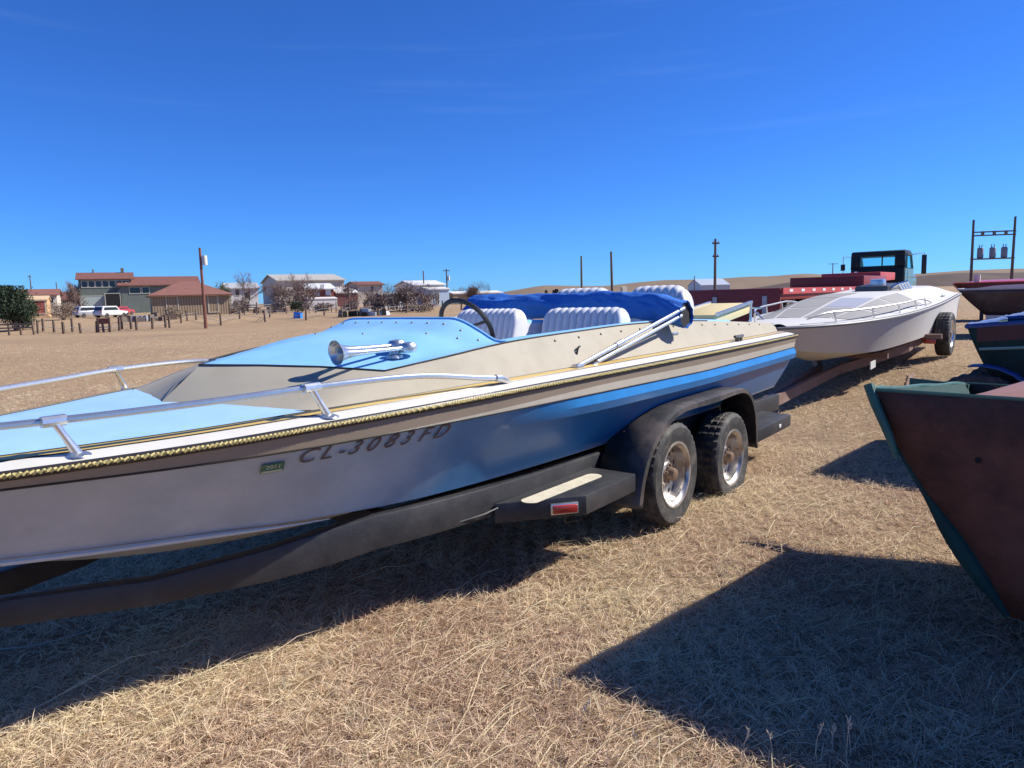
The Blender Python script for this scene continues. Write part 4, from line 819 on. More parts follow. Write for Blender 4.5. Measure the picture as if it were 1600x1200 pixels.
def bld(name, label, px0, px1, Y, yb, ye, yr, dep, wall, roof, ridge='x', rz=0., wins=(), doors=(), over=.5, cat='house', hip=0., pane=None):
    k = Y / FPX; C = at((px0 + px1) / 2, yb, Y); w_ = (px1 - px0) * k; he = (yb - ye) * k; hr = (yb - yr) * k
    r = empty(name, C, rz, label, cat); x0, x1 = -w_ / 2, w_ / 2
    mb = MB()
    if ridge == 'x':
        mb.box((0, dep / 2, he / 2 - .5), (w_, dep, he + 1)); mb.prism([(x0 + hip * .9, 0.02, he), (x0 + hip * .9, dep - .02, he), (x0 + hip * .9, dep / 2, hr - .1)], (w_ - hip * 1.8, 0, 0))
    else:
        mb.prism([(x0, 0, -1), (x1, 0, -1), (x1, 0, he), (0, 0, hr - .05), (x0, 0, he)], (0, dep, 0))
    mb.build('wall', wall, r, smooth=False)
    mb = MB(); sl = (hr - he)
    if ridge == 'x':
        d = over * sl / (dep / 2)
        for s_ in (0, 1):
            e0, e1 = (-over, dep / 2) if s_ == 0 else (dep + over, dep / 2)
            A = [(x0 - over, e0, he - d), (x1 + over, e0, he - d), (x1 + over - hip, e1, hr), (x0 - over + hip, e1, hr)]; mb.prism([(a, b, c + .02) for a, b, c in A], (0, 0, .18))
        if hip:
            for sx in (-1, 1): X = x1 + over if sx > 0 else x0 - over; mb.prism([(X, -over, he - d), (X, dep + over, he - d), (X - sx * hip, dep / 2, hr)], (0, 0, .18))
    else:
        d = over * sl / (w_ / 2)
        for s_ in (-1, 1): A = [(s_ * (w_ / 2 + over), -over, he - d), (0, -over, hr), (0, dep + over, hr), (s_ * (w_ / 2 + over), dep + over, he - d)]; mb.prism([(a, b, c + .02) for a, b, c in A], (0, 0, .18))
    mb.build('roof', roof, r, smooth=False)
    def rect(px_a, px_b, ya, yb_, nm, m, fr=True):
        cx = ((px_a + px_b) / 2 - (px0 + px1) / 2) * k; ww = (px_b - px_a) * k; z1, z0 = (yb - ya) * k, (yb - yb_) * k
        mb = MB(); t = .12
        for bx in (((cx, -.03, z1 + t / 2), (ww + 2 * t, .10, t)), ((cx, -.03, z0 - t / 2), (ww + 2 * t, .10, t)), ((cx - ww / 2 - t / 2, -.03, (z0 + z1) / 2), (t, .10, z1 - z0)), ((cx + ww / 2 + t / 2, -.03, (z0 + z1) / 2), (t, .10, z1 - z0))): mb.box(*bx)
        f = mb.build(nm, M_trim, r, smooth=False); mb = MB(); mb.box((cx, -.02, (z0 + z1) / 2), (ww, .05, z1 - z0)); mb.build('pane' if nm == 'window' else 'door_panel', m, f, smooth=False)
    for a in wins: rect(*a, 'window', pane or M_glass)
    for a in doors: rect(*a[:4], 'door', a[4] if len(a) > 4 else M_reddoor)
    return r, k
h, k = bld('house', 'tall grey green house wing with red brown roof and a window strip', 134, 205, 134, 492, 437, 427, 9, M_green_sid, M_shingle, wins=[(138 + i * 9.3, 145 + i * 9.3, 440, 449) for i in range(7)], doors=[(135, 167, 463, 490, mat('pale_green_door', (.38, .46, .43), .6))], rz=R(28))
mb = MB(); mb.beam((3.6, -.35, 5.9), (.1, -.35, 1.9), .3, .55); mb.build('gable_rake', M_trim, h, smooth=False)  # pale sloping beam standing for the sunlit rake edge of the roof
mb = MB(); mb.box((2.9, 4.2, 8.2), (.55, .55, 1.3)); mb.build('chimney', M_greywood, h, smooth=False)
mb = MB(); mb.box((-2.0, 4.4, 8.2), (.25, .25, .9)); mb.build('vent_pipe', M_greywood, h, smooth=False)
bld('house', 'long low house wing with red brown roof joined to the tall green wing', 200, 308, 137, 490, 446, 433, 10, M_green_sid, M_shingle, wins=[(212, 226, 449, 458), (229, 238, 449, 458)], doors=[(176 + 3, 198, 458, 480, M_dark)], rz=R(28))
bld('barn', 'weathered vertical plank barn with low red hipped roof behind the near wooden pole', 246, 356, 103, 489, 461, 441, 11, M_barn, M_redroof, cat='barn', hip=4.5, doors=[(266, 281, 463, 488, M_barn), (325, 338, 463, 488, M_barn)], rz=R(28))
bld('garage', 'small orange garage with two red doors beside the dark juniper', 42, 72, 118, 492, 470, 464, 6, M_orange, mat('orange_roof_edge', (.6, .42, .25), .8), cat='garage', doors=[(44, 51, 472, 490), (54, 69, 471, 490)], over=.2, rz=R(28))
bld('house', 'house with faded red roof behind the orange garage', 30, 86, 150, 492, 462, 453, 10, M_creamwall, M_redroof, wins=[(76, 81, 466, 474)], rz=R(28))
bld('house', 'red roofed house cut off by the left edge of the view', -60, 12, 125, 494, 458, 445, 10, M_creamwall, M_redroof, 'y', rz=R(28))
bld('shed', 'distant brown roofed shed behind the bare shrubs left of the green house', 100, 134, 175, 492, 468, 457, 8, M_greywood, M_shingle, cat='shed', rz=R(28))
bld('warehouse', 'large cream metal building with pale roof behind bare trees', 440, 540, 165, 486, 439, 428, 22, M_creamwall, M_metalroof, cat='warehouse', wins=[(446, 452, 456, 464)], rz=R(28))
bld('brick_house', 'two storey red brick house with white windows in front of the warehouse', 482, 523, 140, 487, 452, 444, 9, M_brick, mat('white_metal_roof', (.68, .68, .68), .5), wins=[(493, 500, 453, 461), (511, 518, 453, 461)], pane=mat('pale_blind', (.6, .62, .64), .5), rz=R(28))
bld('shed', 'low white block shed under the red brick house', 483, 528, 132, 492, 468, 466, 4, M_whitewall, M_whitewall, cat='shed', over=.1, rz=R(28))
bld('brick_house', 'low dark red house right of the two storey brick house', 528, 559, 145, 487, 458, 450, 8, mat('dark_red_wall', (.16, .06, .055), .8), M_whitewall, wins=[(538, 543, 452.5, 459)], over=.3, rz=R(28))
bld('house', 'white house with peaked roof between the barn and the warehouse', 360, 404, 150, 487, 451, 443, 9, M_whitewall, mat('grey_roof', (.4, .4, .4), .7), wins=[(371, 376, 453, 462), (383, 391, 458, 466)], rz=R(28))
bld('house', 'cream two storey house half hidden by brush right of the dark red house', 560, 600, 150, 486, 446, 441, 8, M_creamwall, M_shingle, wins=[(581, 585, 448, 458)], rz=R(28))
bld('trailer_house', 'long white trailer house with dark windows behind the bare thicket', 596, 648, 120, 487, 462, 459, 4, M_whitewall, M_whitewall, cat='house', wins=[(604, 612, 466, 475), (616, 624, 466, 475)], over=.1, rz=R(28))
bld('workshop', 'white metal workshop with flat pale roof right of the bare thicket', 648, 697, 150, 486, 446, 439, 12, M_whitewall, mat('white_metal_roof', (.68, .68, .68), .5), cat='workshop', rz=R(28))
bld('shed', 'pale blue lean-to shed beside the white workshop', 670, 704, 132, 486, 453, 450, 6, M_pale_blue, M_whitewall, cat='shed', over=.2, wins=[(684, 686, 456, 476)], rz=R(28))
bld('shed', 'long tan open shed with white roof right of the pale blue lean-to', 706, 790, 150, 484, 459, 456, 6, mat('tan_board_wall', (.36, .25, .15), .9), M_whitewall, cat='shed', over=.2, rz=R(28))
bld('barn', 'distant pale greenhouse roofed barn behind the red lowboy trailer', 1096, 1140, 260, 468, 446, 436, 20, mat('pale_grey_metal', (.5, .52, .53), .4), mat('translucent_pale_roof', (.5, .53, .55), .35), cat='barn', over=.2)

# ------------------------------------------------------------------ poles
def pole(px, ytop, Y, label, arms=(), r=.13, lean=0, box=None, m=None, group=None, yb=None):
    b = at(px, HORIZON, Y); g = gz(b.x, b.y); top = at(px, ytop, Y).z; hgt = top - g
    o = empty('utility_pole', (b.x, b.y, g - .3), 0, label, 'pole'); o.rotation_euler.y = lean
    mb = MB(); mb.tube([(0, 0, 0), (0, 0, hgt * .5), (0, 0, hgt + .3)], [r * 1.25, r * 1.05, r * .85], 8); mb.build('shaft', m or M_post, o)
    for dz, w_ in arms: mb = MB(); mb.box((0, -.15, hgt + .3 - dz), (w_, .12, .14)); a = mb.build('crossarm', M_post, o); 
    for dz, w_ in arms:
        for x in (-w_ / 2 + .1, w_ / 2 - .1): e = MB(); e.lathe([(0, .18), (.05, .16), (.06, .0), (0, 0)], 8, 'Z', (x, -.15, hgt + .37 - dz)); e.build('insulator', M_galv, o)
    if box:
        mb = MB(); mb.lathe([(0, .5), (.22, .5), (.24, .45), (.24, -.45), (0, -.5)], 12, 'Z', (.42, 0, hgt + .3 - box)); mb.box((.2, 0, hgt + .3 - box), (.25, .08, .2)); mb.build('transformer', M_whitewall, o)
    return o
pole(318, 387, 74, 'near wooden pole with a white transformer can in front of the plank barn', box=1.3, r=.15, m=mat('reddish_pole_wood', (.20, .075, .05), .85, var=.4, scale=3))
pole(909, 400, 80, 'bare pole standing left of its taller twin behind the rolled canopy', r=.11)
pole(957, 393, 72, 'taller bare pole of the pair behind the rolled canopy', r=.12, lean=R(-1))
pole(1117, 373, 70, 'tall pole with two short crossarms behind the red lowboy trailer', arms=((.45, .7), (1.7, .6)), r=.13)
pole(1085, 431, 150, 'thin short post on the hillside left of the tall pole', r=.10)
pole(1300, 411, 230, 'far T shaped power pole left of the truck cab', arms=((.3, 3.0),), r=.16)
pole(699, 420, 150, 'small power pole with crossarm right of the white workshop', arms=((.4, 1.4),), r=.14, box=2.0)
pole(663, 423, 150, 'plain pole rising behind the bare thicket', r=.13)
pole(50, 430, 175, 'far thin pole above the red roofed house', arms=((.3, .8),), r=.13)
pole(90, 441, 175, 'far short pole between the red roof and the bare shrubs', r=.12)
hb_ = at(1547, HORIZON, 92); hf = empty('transformer_frame', (hb_.x, hb_.y, gz(hb_.x, hb_.y) - .3), R(-12), 'two pole transformer frame with three hanging transformers on the right horizon', 'power structure')
kk = 92 / FPX; g0 = hf.location.z
for x, yt in ((-28, 343), (28, 339)):
    zt = at(1547 + x, yt, 92).z - g0; mb = MB(); mb.tube([(x * kk, 0, 0), (x * kk * 1.02, 0, zt)], [.20, .14], 8); mb.build('pole', M_post, hf)
zA = at(1547, 364, 92).z - g0; zB = at(1547, 403, 92).z - g0
for zz, hh in ((zA + .15, .16), (zA - .28, .16)): mb = MB(); mb.beam((-29 * kk, -.15, zz), (30 * kk, -.15, zz), .14, hh); mb.build('crossbeam', M_post, hf)
for x in (-16, 0, 16): mb = MB(); mb.box((x * kk, -.2, zA - .06), (.3, .25, .6)); mb.build('cutout', M_greywood, hf)
mb = MB(); mb.box((0, 0, zB - .1), (57 * kk, 1.0, .16)); mb.build('platform', M_greywood, hf)
for x in (-17, 0, 16):
    mb = MB(); mb.lathe([(0, 1.35), (.28, 1.33), (.36, 1.2), (.36, .08), (.3, 0), (0, 0)], 14, 'Z', (x * kk, 0, zB)); t_ = mb.build('transformer', mat('grey_transformer', (.22, .22, .24), .5), hf)
    for q in (-.15, .15): e = MB(); e.lathe([(0, .4), (.05, .38), (.06, 0), (0, 0)], 8, 'Z', (x * kk + q, 0, zB + 1.33)); e.build('bushing', M_post, t_)

# ------------------------------------------------------------------ fences
def fence(label, pts, rails=(), h=1.25, seed=0, r=.09, mrail=None):
    rn = random.Random(seed); b0 = at(pts[0][0], HORIZON, pts[0][1]); f = empty('fence', (b0.x, b0.y, gz(b0.x, b0.y)), 0, label, 'fence'); P = []
    for px, Y in pts:
        b = at(px, HORIZON, Y); z = gz(b.x, b.y); q = Vector((b.x, b.y, z)) - f.location; P.append(q); hh = h * rn.uniform(.8, 1.15); l = rn.uniform(-.08, .08)
        mb = MB(); mb.tube([q + Vector((0, 0, -.2)), q + Vector((l, 0, hh))], [r * rn.uniform(.9, 1.3), r * rn.uniform(.8, 1.1)], 7); mb.build('post', M_post, f)
    for z in rails:
        for a, b in zip(P[:-1], P[1:]):
            mb = MB(); mb.beam(a + Vector((0, -.08, z)), b + Vector((0, -.08, z)), .05, .14 if mrail else .03); mb.build('rail', mrail or M_galv, f)
    return f
fence('grey board rail fence at the far left below the juniper', [(-30, 70), (8, 70), (27, 70), (47, 70)], (1.05, .7), seed=1, mrail=M_greywood)
fence('broken post fence with a red gate in front of the green house', [(53, 72), (62, 76), (79, 74), (94, 70), (108, 74), (121, 70), (146, 71), (157, 71), (166, 72), (182, 74), (186, 76), (201, 76), (209, 74), (234, 75), (255, 77), (261, 76)], (.5,), seed=2, r=.12)
fence('line of short posts with wire running right past the near wooden pole', [(280, 84), (290, 88), (304, 90), (342, 78), (372, 90), (412, 82), (420, 92), (476, 82), (505, 92), (533, 84), (545, 92), (600, 88), (634, 90), (690, 92), (720, 95)], (.5, .9), seed=3, r=.10)
fence('dark pen fence of thin posts below the brick house', [(482, 100), (492, 101), (505, 100), (517, 102), (524, 101), (538, 100), (546, 102), (571, 100), (585, 103)], (.6, 1.1), h=1.4, seed=4, r=.07)
fence('long grey plank corral fence right of the barn', [(357, 100), (380, 101), (400, 100), (424, 102), (446, 101)], (.6, 1.0, 1.3), h=1.5, seed=5, mrail=M_greywood)
# rusty red gate in the broken fence, junk
g = at(158, HORIZON, 71); gt_ = empty('gate', (g.x, g.y, gz(g.x, g.y)), R(8), 'rusty red steel loading gate standing in the broken post fence', 'gate')
for x in (-.55, .55): mb = MB(); mb.box((x, 0, .75), (.16, .16, 1.5)); mb.build('post', M_hub, gt_)
mb = MB(); mb.box((0, 0, 1.15), (1.1, .06, .55)); mb.build('panel', mat('rusty_red_sheet', (.20, .07, .05), .8, var=.3), gt_)
for z in (.3, .55): mb = MB(); mb.box((0, 0, z), (1.1, .05, .06)); mb.build('bar', M_hub, gt_)
def junk(name, label, px, Y, m, n, sx, sz, seed, cat='scrap'):
    rn = random.Random(seed); b = at(px, HORIZON, Y); r = empty(name, (b.x, b.y, gz(b.x, b.y)), 0, label, cat)
    for i in range(n):
        w_, d_, h_ = rn.uniform(.3, 1.2), rn.uniform(.3, .8), rn.uniform(.2, sz); mb = MB(); mb.box((rn.uniform(-sx, sx), rn.uniform(-1, 1), h_ / 2 - .05), (w_, d_, h_), Matrix.Rotation(rn.uniform(-.6, .6), 3, 'Z') @ Matrix.Rotation(rn.uniform(-.15, .15), 3, 'Y'), taper=rn.uniform(.7, 1)); mb.build('piece', m[i % len(m)], r, smooth=False)
    return r
junk('scrap_pile', 'grey scrap heap lying before the long house wing', 228, 90, [M_greywood, M_galv, M_post], 16, 3.0, .9, 1)
junk('scrap_pile', 'dark lumber stack by the corral fence right of the barn', 395, 108, [M_greywood, M_post], 14, 4.5, 1.2, 2)
junk('scrap_pile', 'jumble of machinery parts below the bare trees near the white trailer house', 565, 86, [M_greywood, M_galv, M_dark], 16, 2.8, 1.0, 3)
junk('feed_trough', 'bright blue plastic tubs standing on the pasture below the warehouse', 471, 88, [mat('bright_blue_plastic', (.04, .22, .62), .4)], 3, .7, .95, 4, 'tub')
junk('scrap_pile', 'brown rubbish heap behind the broken fence below the green house', 252, 92, [M_post, M_hub, M_greywood], 9, 1.2, 1.1, 5)
junk('farm_machine', 'yellow and black farm machine on the skyline above the rear seats', 868, 140, [mat('machine_yellow', (.45, .33, .06), .6), M_dark, M_dark, M_frame], 9, 4.0, 2.4, 6, 'machine')
junk('farm_machine', 'orange roofed implement beside the skyline machine', 898, 150, [mat('machine_orange', (.45, .22, .10), .7), M_creamwall], 6, 3.0, 2.2, 7, 'machine')
junk('scrap_pile', 'dark heap of equipment on the skyline above the port rear seat', 985, 110, [M_dark, M_post, M_creamwall], 9, 2.4, 2.4, 8)
junk('scrap_pile', 'dark brown clutter beyond the stern in front of the red trailer', 1100, 17, [M_post, M_dark, M_greywood], 10, .9, .95, 9)

# ------------------------------------------------------------------ parked cars
def car(label, px, Y, rz, paint, L=4.6, W=1.85, H=1.7):
    b = at(px, HORIZON, Y); r = empty('parked_car', (b.x, b.y, gz(b.x, b.y)), rz, label, 'car')
    body = [(-L / 2, .35), (-L / 2 - .03, .75), (-L / 2 + .1, 1.0), (L / 2 - 1.25, 1.02), (L / 2 - .15, .88), (L / 2, .7), (L / 2, .35)]
    mb = MB(); mb.prism([(x, -W / 2, z) for x, z in body], (0, W, 0)); mb.build('body', paint, r, bevel=.06)
    cabn = [(-L / 2 + .1, 1.0), (-L / 2 + .35, H - .06), (-L / 2 + .8, H), (.4, H), (L / 2 - 1.35, 1.02)]
    mb = MB(); mb.prism([(x, -W / 2 + .12, z) for x, z in cabn], (0, W - .24, 0)); mb.build('cabin', paint, r, bevel=.05)
    mb = MB(); mb.beam((-L / 2 + .115, 0, 1.08), (-L / 2 + .31, 0, H - .15), W - .5, .03); mb.build('rear_window', M_glass, r)
    for s_ in (-1, 1):
        mb = MB(); mb.prism([(x, s_ * (W / 2 - .115), z) for x, z in ((-L / 2 + .45, 1.1), (-L / 2 + .6, H - .18), (.3, H - .18), (L / 2 - 1.6, 1.1))], (0, s_ * .01, 0)); mb.build('side_window', M_glass, r)
        mb = MB(); mb.box((-L / 2 - .03, s_ * (W / 2 - .18), .9), (.05, .16, .3)); mb.build('tail_light', M_redlens, r)
        for x in (-L / 2 + .85, L / 2 - .85): mb = MB(); mb.lathe([(0, -.1), (.2, -.1), (.33, -.09), (.35, 0), (.33, .09), (.2, .1), (0, .1)], 18, 'Y', (x, s_ * (W / 2 - .08), .34)); mb.build('wheel', M_rubber, r)
    return r
car('white estate car seen from behind on the drive before the green house', 171, 106, R(70), mat('car_white', (.65, .65, .66), .3, coat=.5))
car('silver estate car parked left of the white car before the green house', 138, 112, R(60), mat('car_silver', (.42, .43, .46), .3, .3, coat=.5))
car('small red car parked under the pale roof edge of the green house', 189, 122, R(80), mat('car_red', (.4, .05, .05), .3, coat=.5), L=4.0, H=1.45)

# ------------------------------------------------------------------ red lowboy trailer and truck
M_truckred = mat('dark_red_trailer_paint', (.25, .03, .024), .5, var=.2, scale=3, dirt=(.10, .03, .025), dirt_amt=.5)
M_redlit = mat('sunlit_red_trailer_paint', (.46, .06, .045), .5, var=.15)  # brighter copy of the trailer red, sunlight put into the colour
lb_loc = Vector((4.95, 20.0, gz(6, 20))); LBH = R(39); lu = Vector((math.sin(LBH), math.cos(LBH), 0)); lbz = 1.57 - lb_loc.z
lb = empty('lowboy_trailer', lb_loc, math.pi / 2 - LBH, 'long red lowboy equipment trailer behind the white boat', 'trailer')   # local x forward, y left
W_ = 2.6
mb = MB(); mb.box((3.2, -W_ / 2, lbz - .16), (6.4, W_, .3)); mb.build('rear_deck', M_truckred, lb, bevel=.02)
mb = MB(); mb.box((-.02, -W_ / 2, lbz - .5), (.06, W_, 1.0)); mb.build('tail_panel', M_truckred, lb, bevel=.01)
for y in (-W_ * .33, -W_ * .85): mb = MB(); mb.box((-.07, y, lbz - .55), (.05, .12, .7)); mb.build('ramp_bracket', M_galv, lb)
mb = MB(); mb.box((9.4, -W_ / 2, lbz - .22), (6.0, W_, .28)); mb.build('main_deck', M_truckred, lb, bevel=.02)
for s_, y in ((0, -W_ - .03), (1, .03)):
    mb = MB(); mb.box((6.2, y, lbz - .08), (12.4, .06, .16)); rl = mb.build('side_rail', M_redlit, lb)
    mb = MB(); mb.box((9.2, y, lbz - .42), (5.6, .06, .10)); mb.build('lower_rail', M_redlit, lb)
    for i in range(12): e = MB(); e.box((.6 + i * 1.0, y + (-.035 if s_ == 0 else .035), lbz - .07), (.28, .012, .07)); e.build('reflector', M_clear if i % 2 else M_whitewall, rl)
    for i in range(3): make_wheel(lb, (1.0 + i * 1.25, -W_ + .18 if s_ == 0 else -.18, .48), r=.48, w=.28, outer=-1 if s_ == 0 else 1, rimm=M_dullmetal)
mb = MB(); mb.box((10.6, -W_ / 2, lbz + .15), (3.6, W_ * .98, .46)); mb.build('load_box', M_truckred, lb, bevel=.02)
mb = MB(); mb.prism([(12.2, -W_ + .2, lbz - .3), (12.2, -W_ + .2, lbz + .55), (14.9, -W_ + .2, lbz + .55), (14.9, -W_ + .2, lbz + .25), (12.7, -W_ + .2, lbz + .2), (12.7, -W_ + .2, lbz - .3)], (0, W_ - .4, 0)); mb.build('gooseneck', M_redlit, lb, bevel=.02)
tk_loc = lb_loc + lu * 14.2; tk_loc.z = gz(tk_loc.x, tk_loc.y)
tk = empty('truck', tk_loc, math.pi / 2 - LBH, 'dark green truck tractor with square cab seen from behind on the right', 'truck')
M_cab = mat('dark_green_cab_paint', (.008, .017, .016), .5, var=.15, spec=.3)
M_cabside = mat('paler_green_cab_side', (.10, .19, .17), .4, var=.15, coat=.3)  # door, pillars and hood: paler version of the cab green
for y in (-1.6, -1.0): mb = MB(); mb.box((.8, y, .85), (6.5, .12, .25)); mb.build('frame_rail', M_frame, tk)
cz = at(1385, 396, 35).z - tk_loc.z
yl, yr, zs = -.2, -2.4, cz - .78
mb = MB(); mb.box((3.67, -1.3, (1.15 + zs) / 2), (2.14, 2.2, zs - 1.15)); cabo = mb.build('cab', M_cab, tk, bevel=.05)
mb = MB(); mb.prism([(2.6, yr, cz - .25), (2.62, yr, cz - .06), (2.78, yr, cz), (3.95, yr, cz - .01), (4.3, yr, cz - .16), (4.35, yr, cz - .25)], (0, 2.2, 0)); mb.build('cab_roof', M_cab, tk, bevel=.04)
mb = MB()
for y in (yl - .2, yr + .2): mb.box((2.66, y, cz - .51), (.12, .4, .56))
mb.box((2.66, -1.3, zs + .05), (.12, 2.2, .12)); mb.build('rear_wall', M_cab, tk, bevel=.01)
for y in (yl - .05, yr + .05): mb = MB(); mb.beam((4.3, y, cz - .25), (4.66, y, zs), .1, .1); mb.beam((3.3, y, cz - .24), (3.3, y, zs), .08, .08); mb.build('window_pillar', M_cabside, tk)
M_tint = bpy.data.materials.new('cyan_tinted_glass'); M_tint.use_nodes = True; nt_ = M_tint.node_tree; tb = nt_.nodes.new('ShaderNodeBsdfTransparent'); tb.inputs[0].default_value = (.62, .90, .92, 1); gl = nt_.nodes.new('ShaderNodeBsdfGlossy'); gl.inputs['Roughness'].default_value = .05
ms_ = nt_.nodes.new('ShaderNodeMixShader'); ms_.inputs[0].default_value = .08; nt_.links.new(tb.outputs[0], ms_.inputs[1]); nt_.links.new(gl.outputs[0], ms_.inputs[2]); nt_.links.new(ms_.outputs[0], nt_.nodes['Material Output'].inputs[0])
mb = MB(); mb.poly([(2.62, yl - .4, zs + .1), (2.62, yr + .4, zs + .1), (2.62, yr + .4, cz - .23), (2.62, yl - .4, cz - .23)]); mb.build('rear_window', M_tint, tk, smooth=False)
mb = MB(); mb.poly([(4.66, yl - .1, zs), (4.66, yr + .1, zs), (4.32, yr + .1, cz - .25), (4.32, yl - .1, cz - .25)]); mb.build('windscreen', M_tint, tk, smooth=False)
mb = MB(); mb.box((2.6, -1.5, cz - .5), (.03, .05, .55)); mb.build('window_bar', M_dark, tk)
mb = MB(); mb.prism([(x, yr - .012, z) for x, z in ((2.72, 1.2), (2.72, zs - .05), (4.6, zs - .05), (4.66, 1.2))], (0, .01, 0)); mb.build('door', M_cabside, tk)
for y in (yl - .02, yr + .02): mb = MB(); mb.poly([(2.75, y, zs), (4.6, y, zs), (4.28, y, cz - .25), (2.75, y, cz - .25)]); mb.build('side_window', M_tint, tk, smooth=False)
mb = MB(); mb.prism([(x, -2.25, z) for x, z in ((4.7, .95), (4.7, 2.0), (6.3, 1.7), (6.5, 1.5), (6.5, .95))], (0, 1.9, 0)); mb.build('hood', M_cabside, tk, bevel=.1)
for y, s_ in ((-2.95, -1), (.45, 1)):
    mb = MB(); mb.tube([(3.9, -1.3 + s_ * 1.05, cz - .2), (3.9, y, cz - .15), (3.9, y, cz - 1.25), (3.9, -1.3 + s_ * 1.1, cz - 1.2)], .022, 6); mr = mb.build('mirror_bracket', M_dullmetal, tk)
    mb = MB(); mb.box((3.86, y, cz - .65), (.06, .2, .85 if s_ < 0 else .3)); mb.build('mirror', M_frame, mr, bevel=.02)
for x in (-1.6, -.2):
    for y, o_ in ((-2.25, -1), (-.35, 1)): make_wheel(tk, (x, y, .5), r=.5, w=.5, outer=o_, rimm=M_dullmetal)
for y, o_ in ((-2.3, -1), (-.3, 1)): make_wheel(tk, (5.7, y, .5), r=.5, w=.28, outer=o_, rimm=M_dullmetal)
for y in (-2.35, -.25): mb = MB(); mb.lathe([(0, -.6), (.28, -.58), (.3, -.5), (.3, .5), (.28, .58), (0, .6)], 16, 'X', (1.9, y, .8)); mb.build('fuel_tank', M_dullmetal, tk)
mb = MB(); mb.tube([(2.35, -.5, .8), (2.35, -.5, 1.9)], .08, 10); mb.build('exhaust_stack', M_dullmetal, tk)
for y in (-2.2, -.4): mb = MB(); mb.box((-2.4, y, .9), (.06, .35, .15)); mb.build('tail_light', M_redlens, tk)

# ------------------------------------------------------------------ vegetation
M_twig = mat('bare_twigs', (.17, .115, .10), .9, var=.3, scale=3)
M_bark = mat('grey_brown_bark', (.12, .085, .07), .9, var=.3, scale=5)
def bare_tree(label, px, Y, ytop, wpx, seed, name='bare_tree', stems=1, cat='tree'):
    rn = random.Random(seed); b = at(px, HORIZON, Y); g = gz(b.x, b.y); H = at(px, ytop, Y).z - g; W = wpx * Y / FPX
    r = empty(name, (b.x, b.y, g - .1), 0, label, cat); trunk = MB(); tw = MB()
    def grow(p, d, L, rad, lv):
        n = 3; P = [p]; q = p
        for i in range(n): d = (d + Vector((rn.gauss(0, .16), rn.gauss(0, .16), rn.gauss(.06, .1)))).normalized(); q = q + d * L / n; P.append(q)
        (trunk if lv < 2 else tw).tube(P, [rad * (1 - .45 * i / n) for i in range(n + 1)], 5 if lv < 2 else 3, caps=False)
        if lv >= 4: return
        for k in range(rn.randint(4, 5) if lv < 3 else rn.randint(4, 6)):
            f = rn.uniform(.35, 1); i = min(n - 1, int(f * n)); q = P[i].lerp(P[i + 1], f * n - i); a = rn.uniform(0, 2 * math.pi); sp = rn.uniform(.45, .95)
            nd_ = (d + Vector((math.cos(a) * sp * W / H * 1.3, math.sin(a) * sp * W / H * 1.3, rn.uniform(-.1, .25)))).normalized(); grow(q, nd_, L * rn.uniform(.52, .78), max(.021 * Y / 140, rad * .5), lv + 1)
    for s_ in range(stems):
        a = rn.uniform(0, 6.28); off = Vector((rn.uniform(-.4, .4) * W if stems > 1 else 0, rn.uniform(-.3, .3) * W if stems > 1 else 0, 0)); grow(off, Vector((math.cos(a) * .15 * (W / H), math.sin(a) * .15, 1)).normalized(), H * rn.uniform(.42, .52) * (.8 if stems > 2 else 1), .02 * H + .03, 0)
    for _ in range(int(260 + 130 * W)):
        a = rn.uniform(0, 6.28); q = rn.random() ** .5; p = Vector((math.cos(a) * q * W * .5, math.sin(a) * q * W * .5, H * (.60 + .36 * rn.uniform(-1, 1) * math.sqrt(max(0, 1 - q * q)))))
        d = (Vector((p.x, p.y, (p.z - H * .25) * 1.2)).normalized() + Vector((rn.gauss(0, .35), rn.gauss(0, .35), rn.gauss(0, .3)))).normalized() * rn.uniform(.35, .9); s_ = d.cross(Vector((rn.gauss(0, 1), rn.gauss(0, 1), rn.gauss(0, 1)))).normalized() * .013 * Y / 110
        tw.add([p - s_, p + s_, p + d], [(0, 1, 2)])
    trunk.build('trunk', M_bark, r, weld=False); tw.build('crown', M_twig, r, weld=False)
for i, (px, Y, yt, wp, st, lab) in enumerate([(386, 120, 432, 34, 1, 'bare tree in front of the white house right of the barn'), (452, 118, 428, 44, 2, 'spreading bare tree before the pale roofed warehouse'), (478, 120, 432, 34, 1, 'bare tree beside the left edge of the red brick house'),
                                              (430, 122, 438, 26, 2, 'leaning bare tree before the left end of the warehouse'), (536, 122, 436, 24, 1, 'thin bare tree between the two brick houses'), (604, 100, 440, 40, 3, 'bare thicket tree before the white trailer house'),
                                              (640, 98, 436, 46, 4, 'largest bare thicket tree right of the white trailer house'), (668, 100, 442, 34, 3, 'bare shrub tree in front of the white workshop'), (575, 108, 446, 30, 3, 'bushy bare tree beside the dark red house'),
                                              (110, 130, 442, 26, 2, 'bare tree on the rise left of the green house'), (121, 140, 440, 22, 2, 'second bare tree close to the green house wall'), (748, 150, 438, 36, 6, 'round bare bush on the skyline above the blue canopy'), (722, 160, 448, 20, 4, 'low bare bush left of the round skyline bush')]):
    bare_tree(lab, px, Y, yt, wp, 20 + i, stems=st)
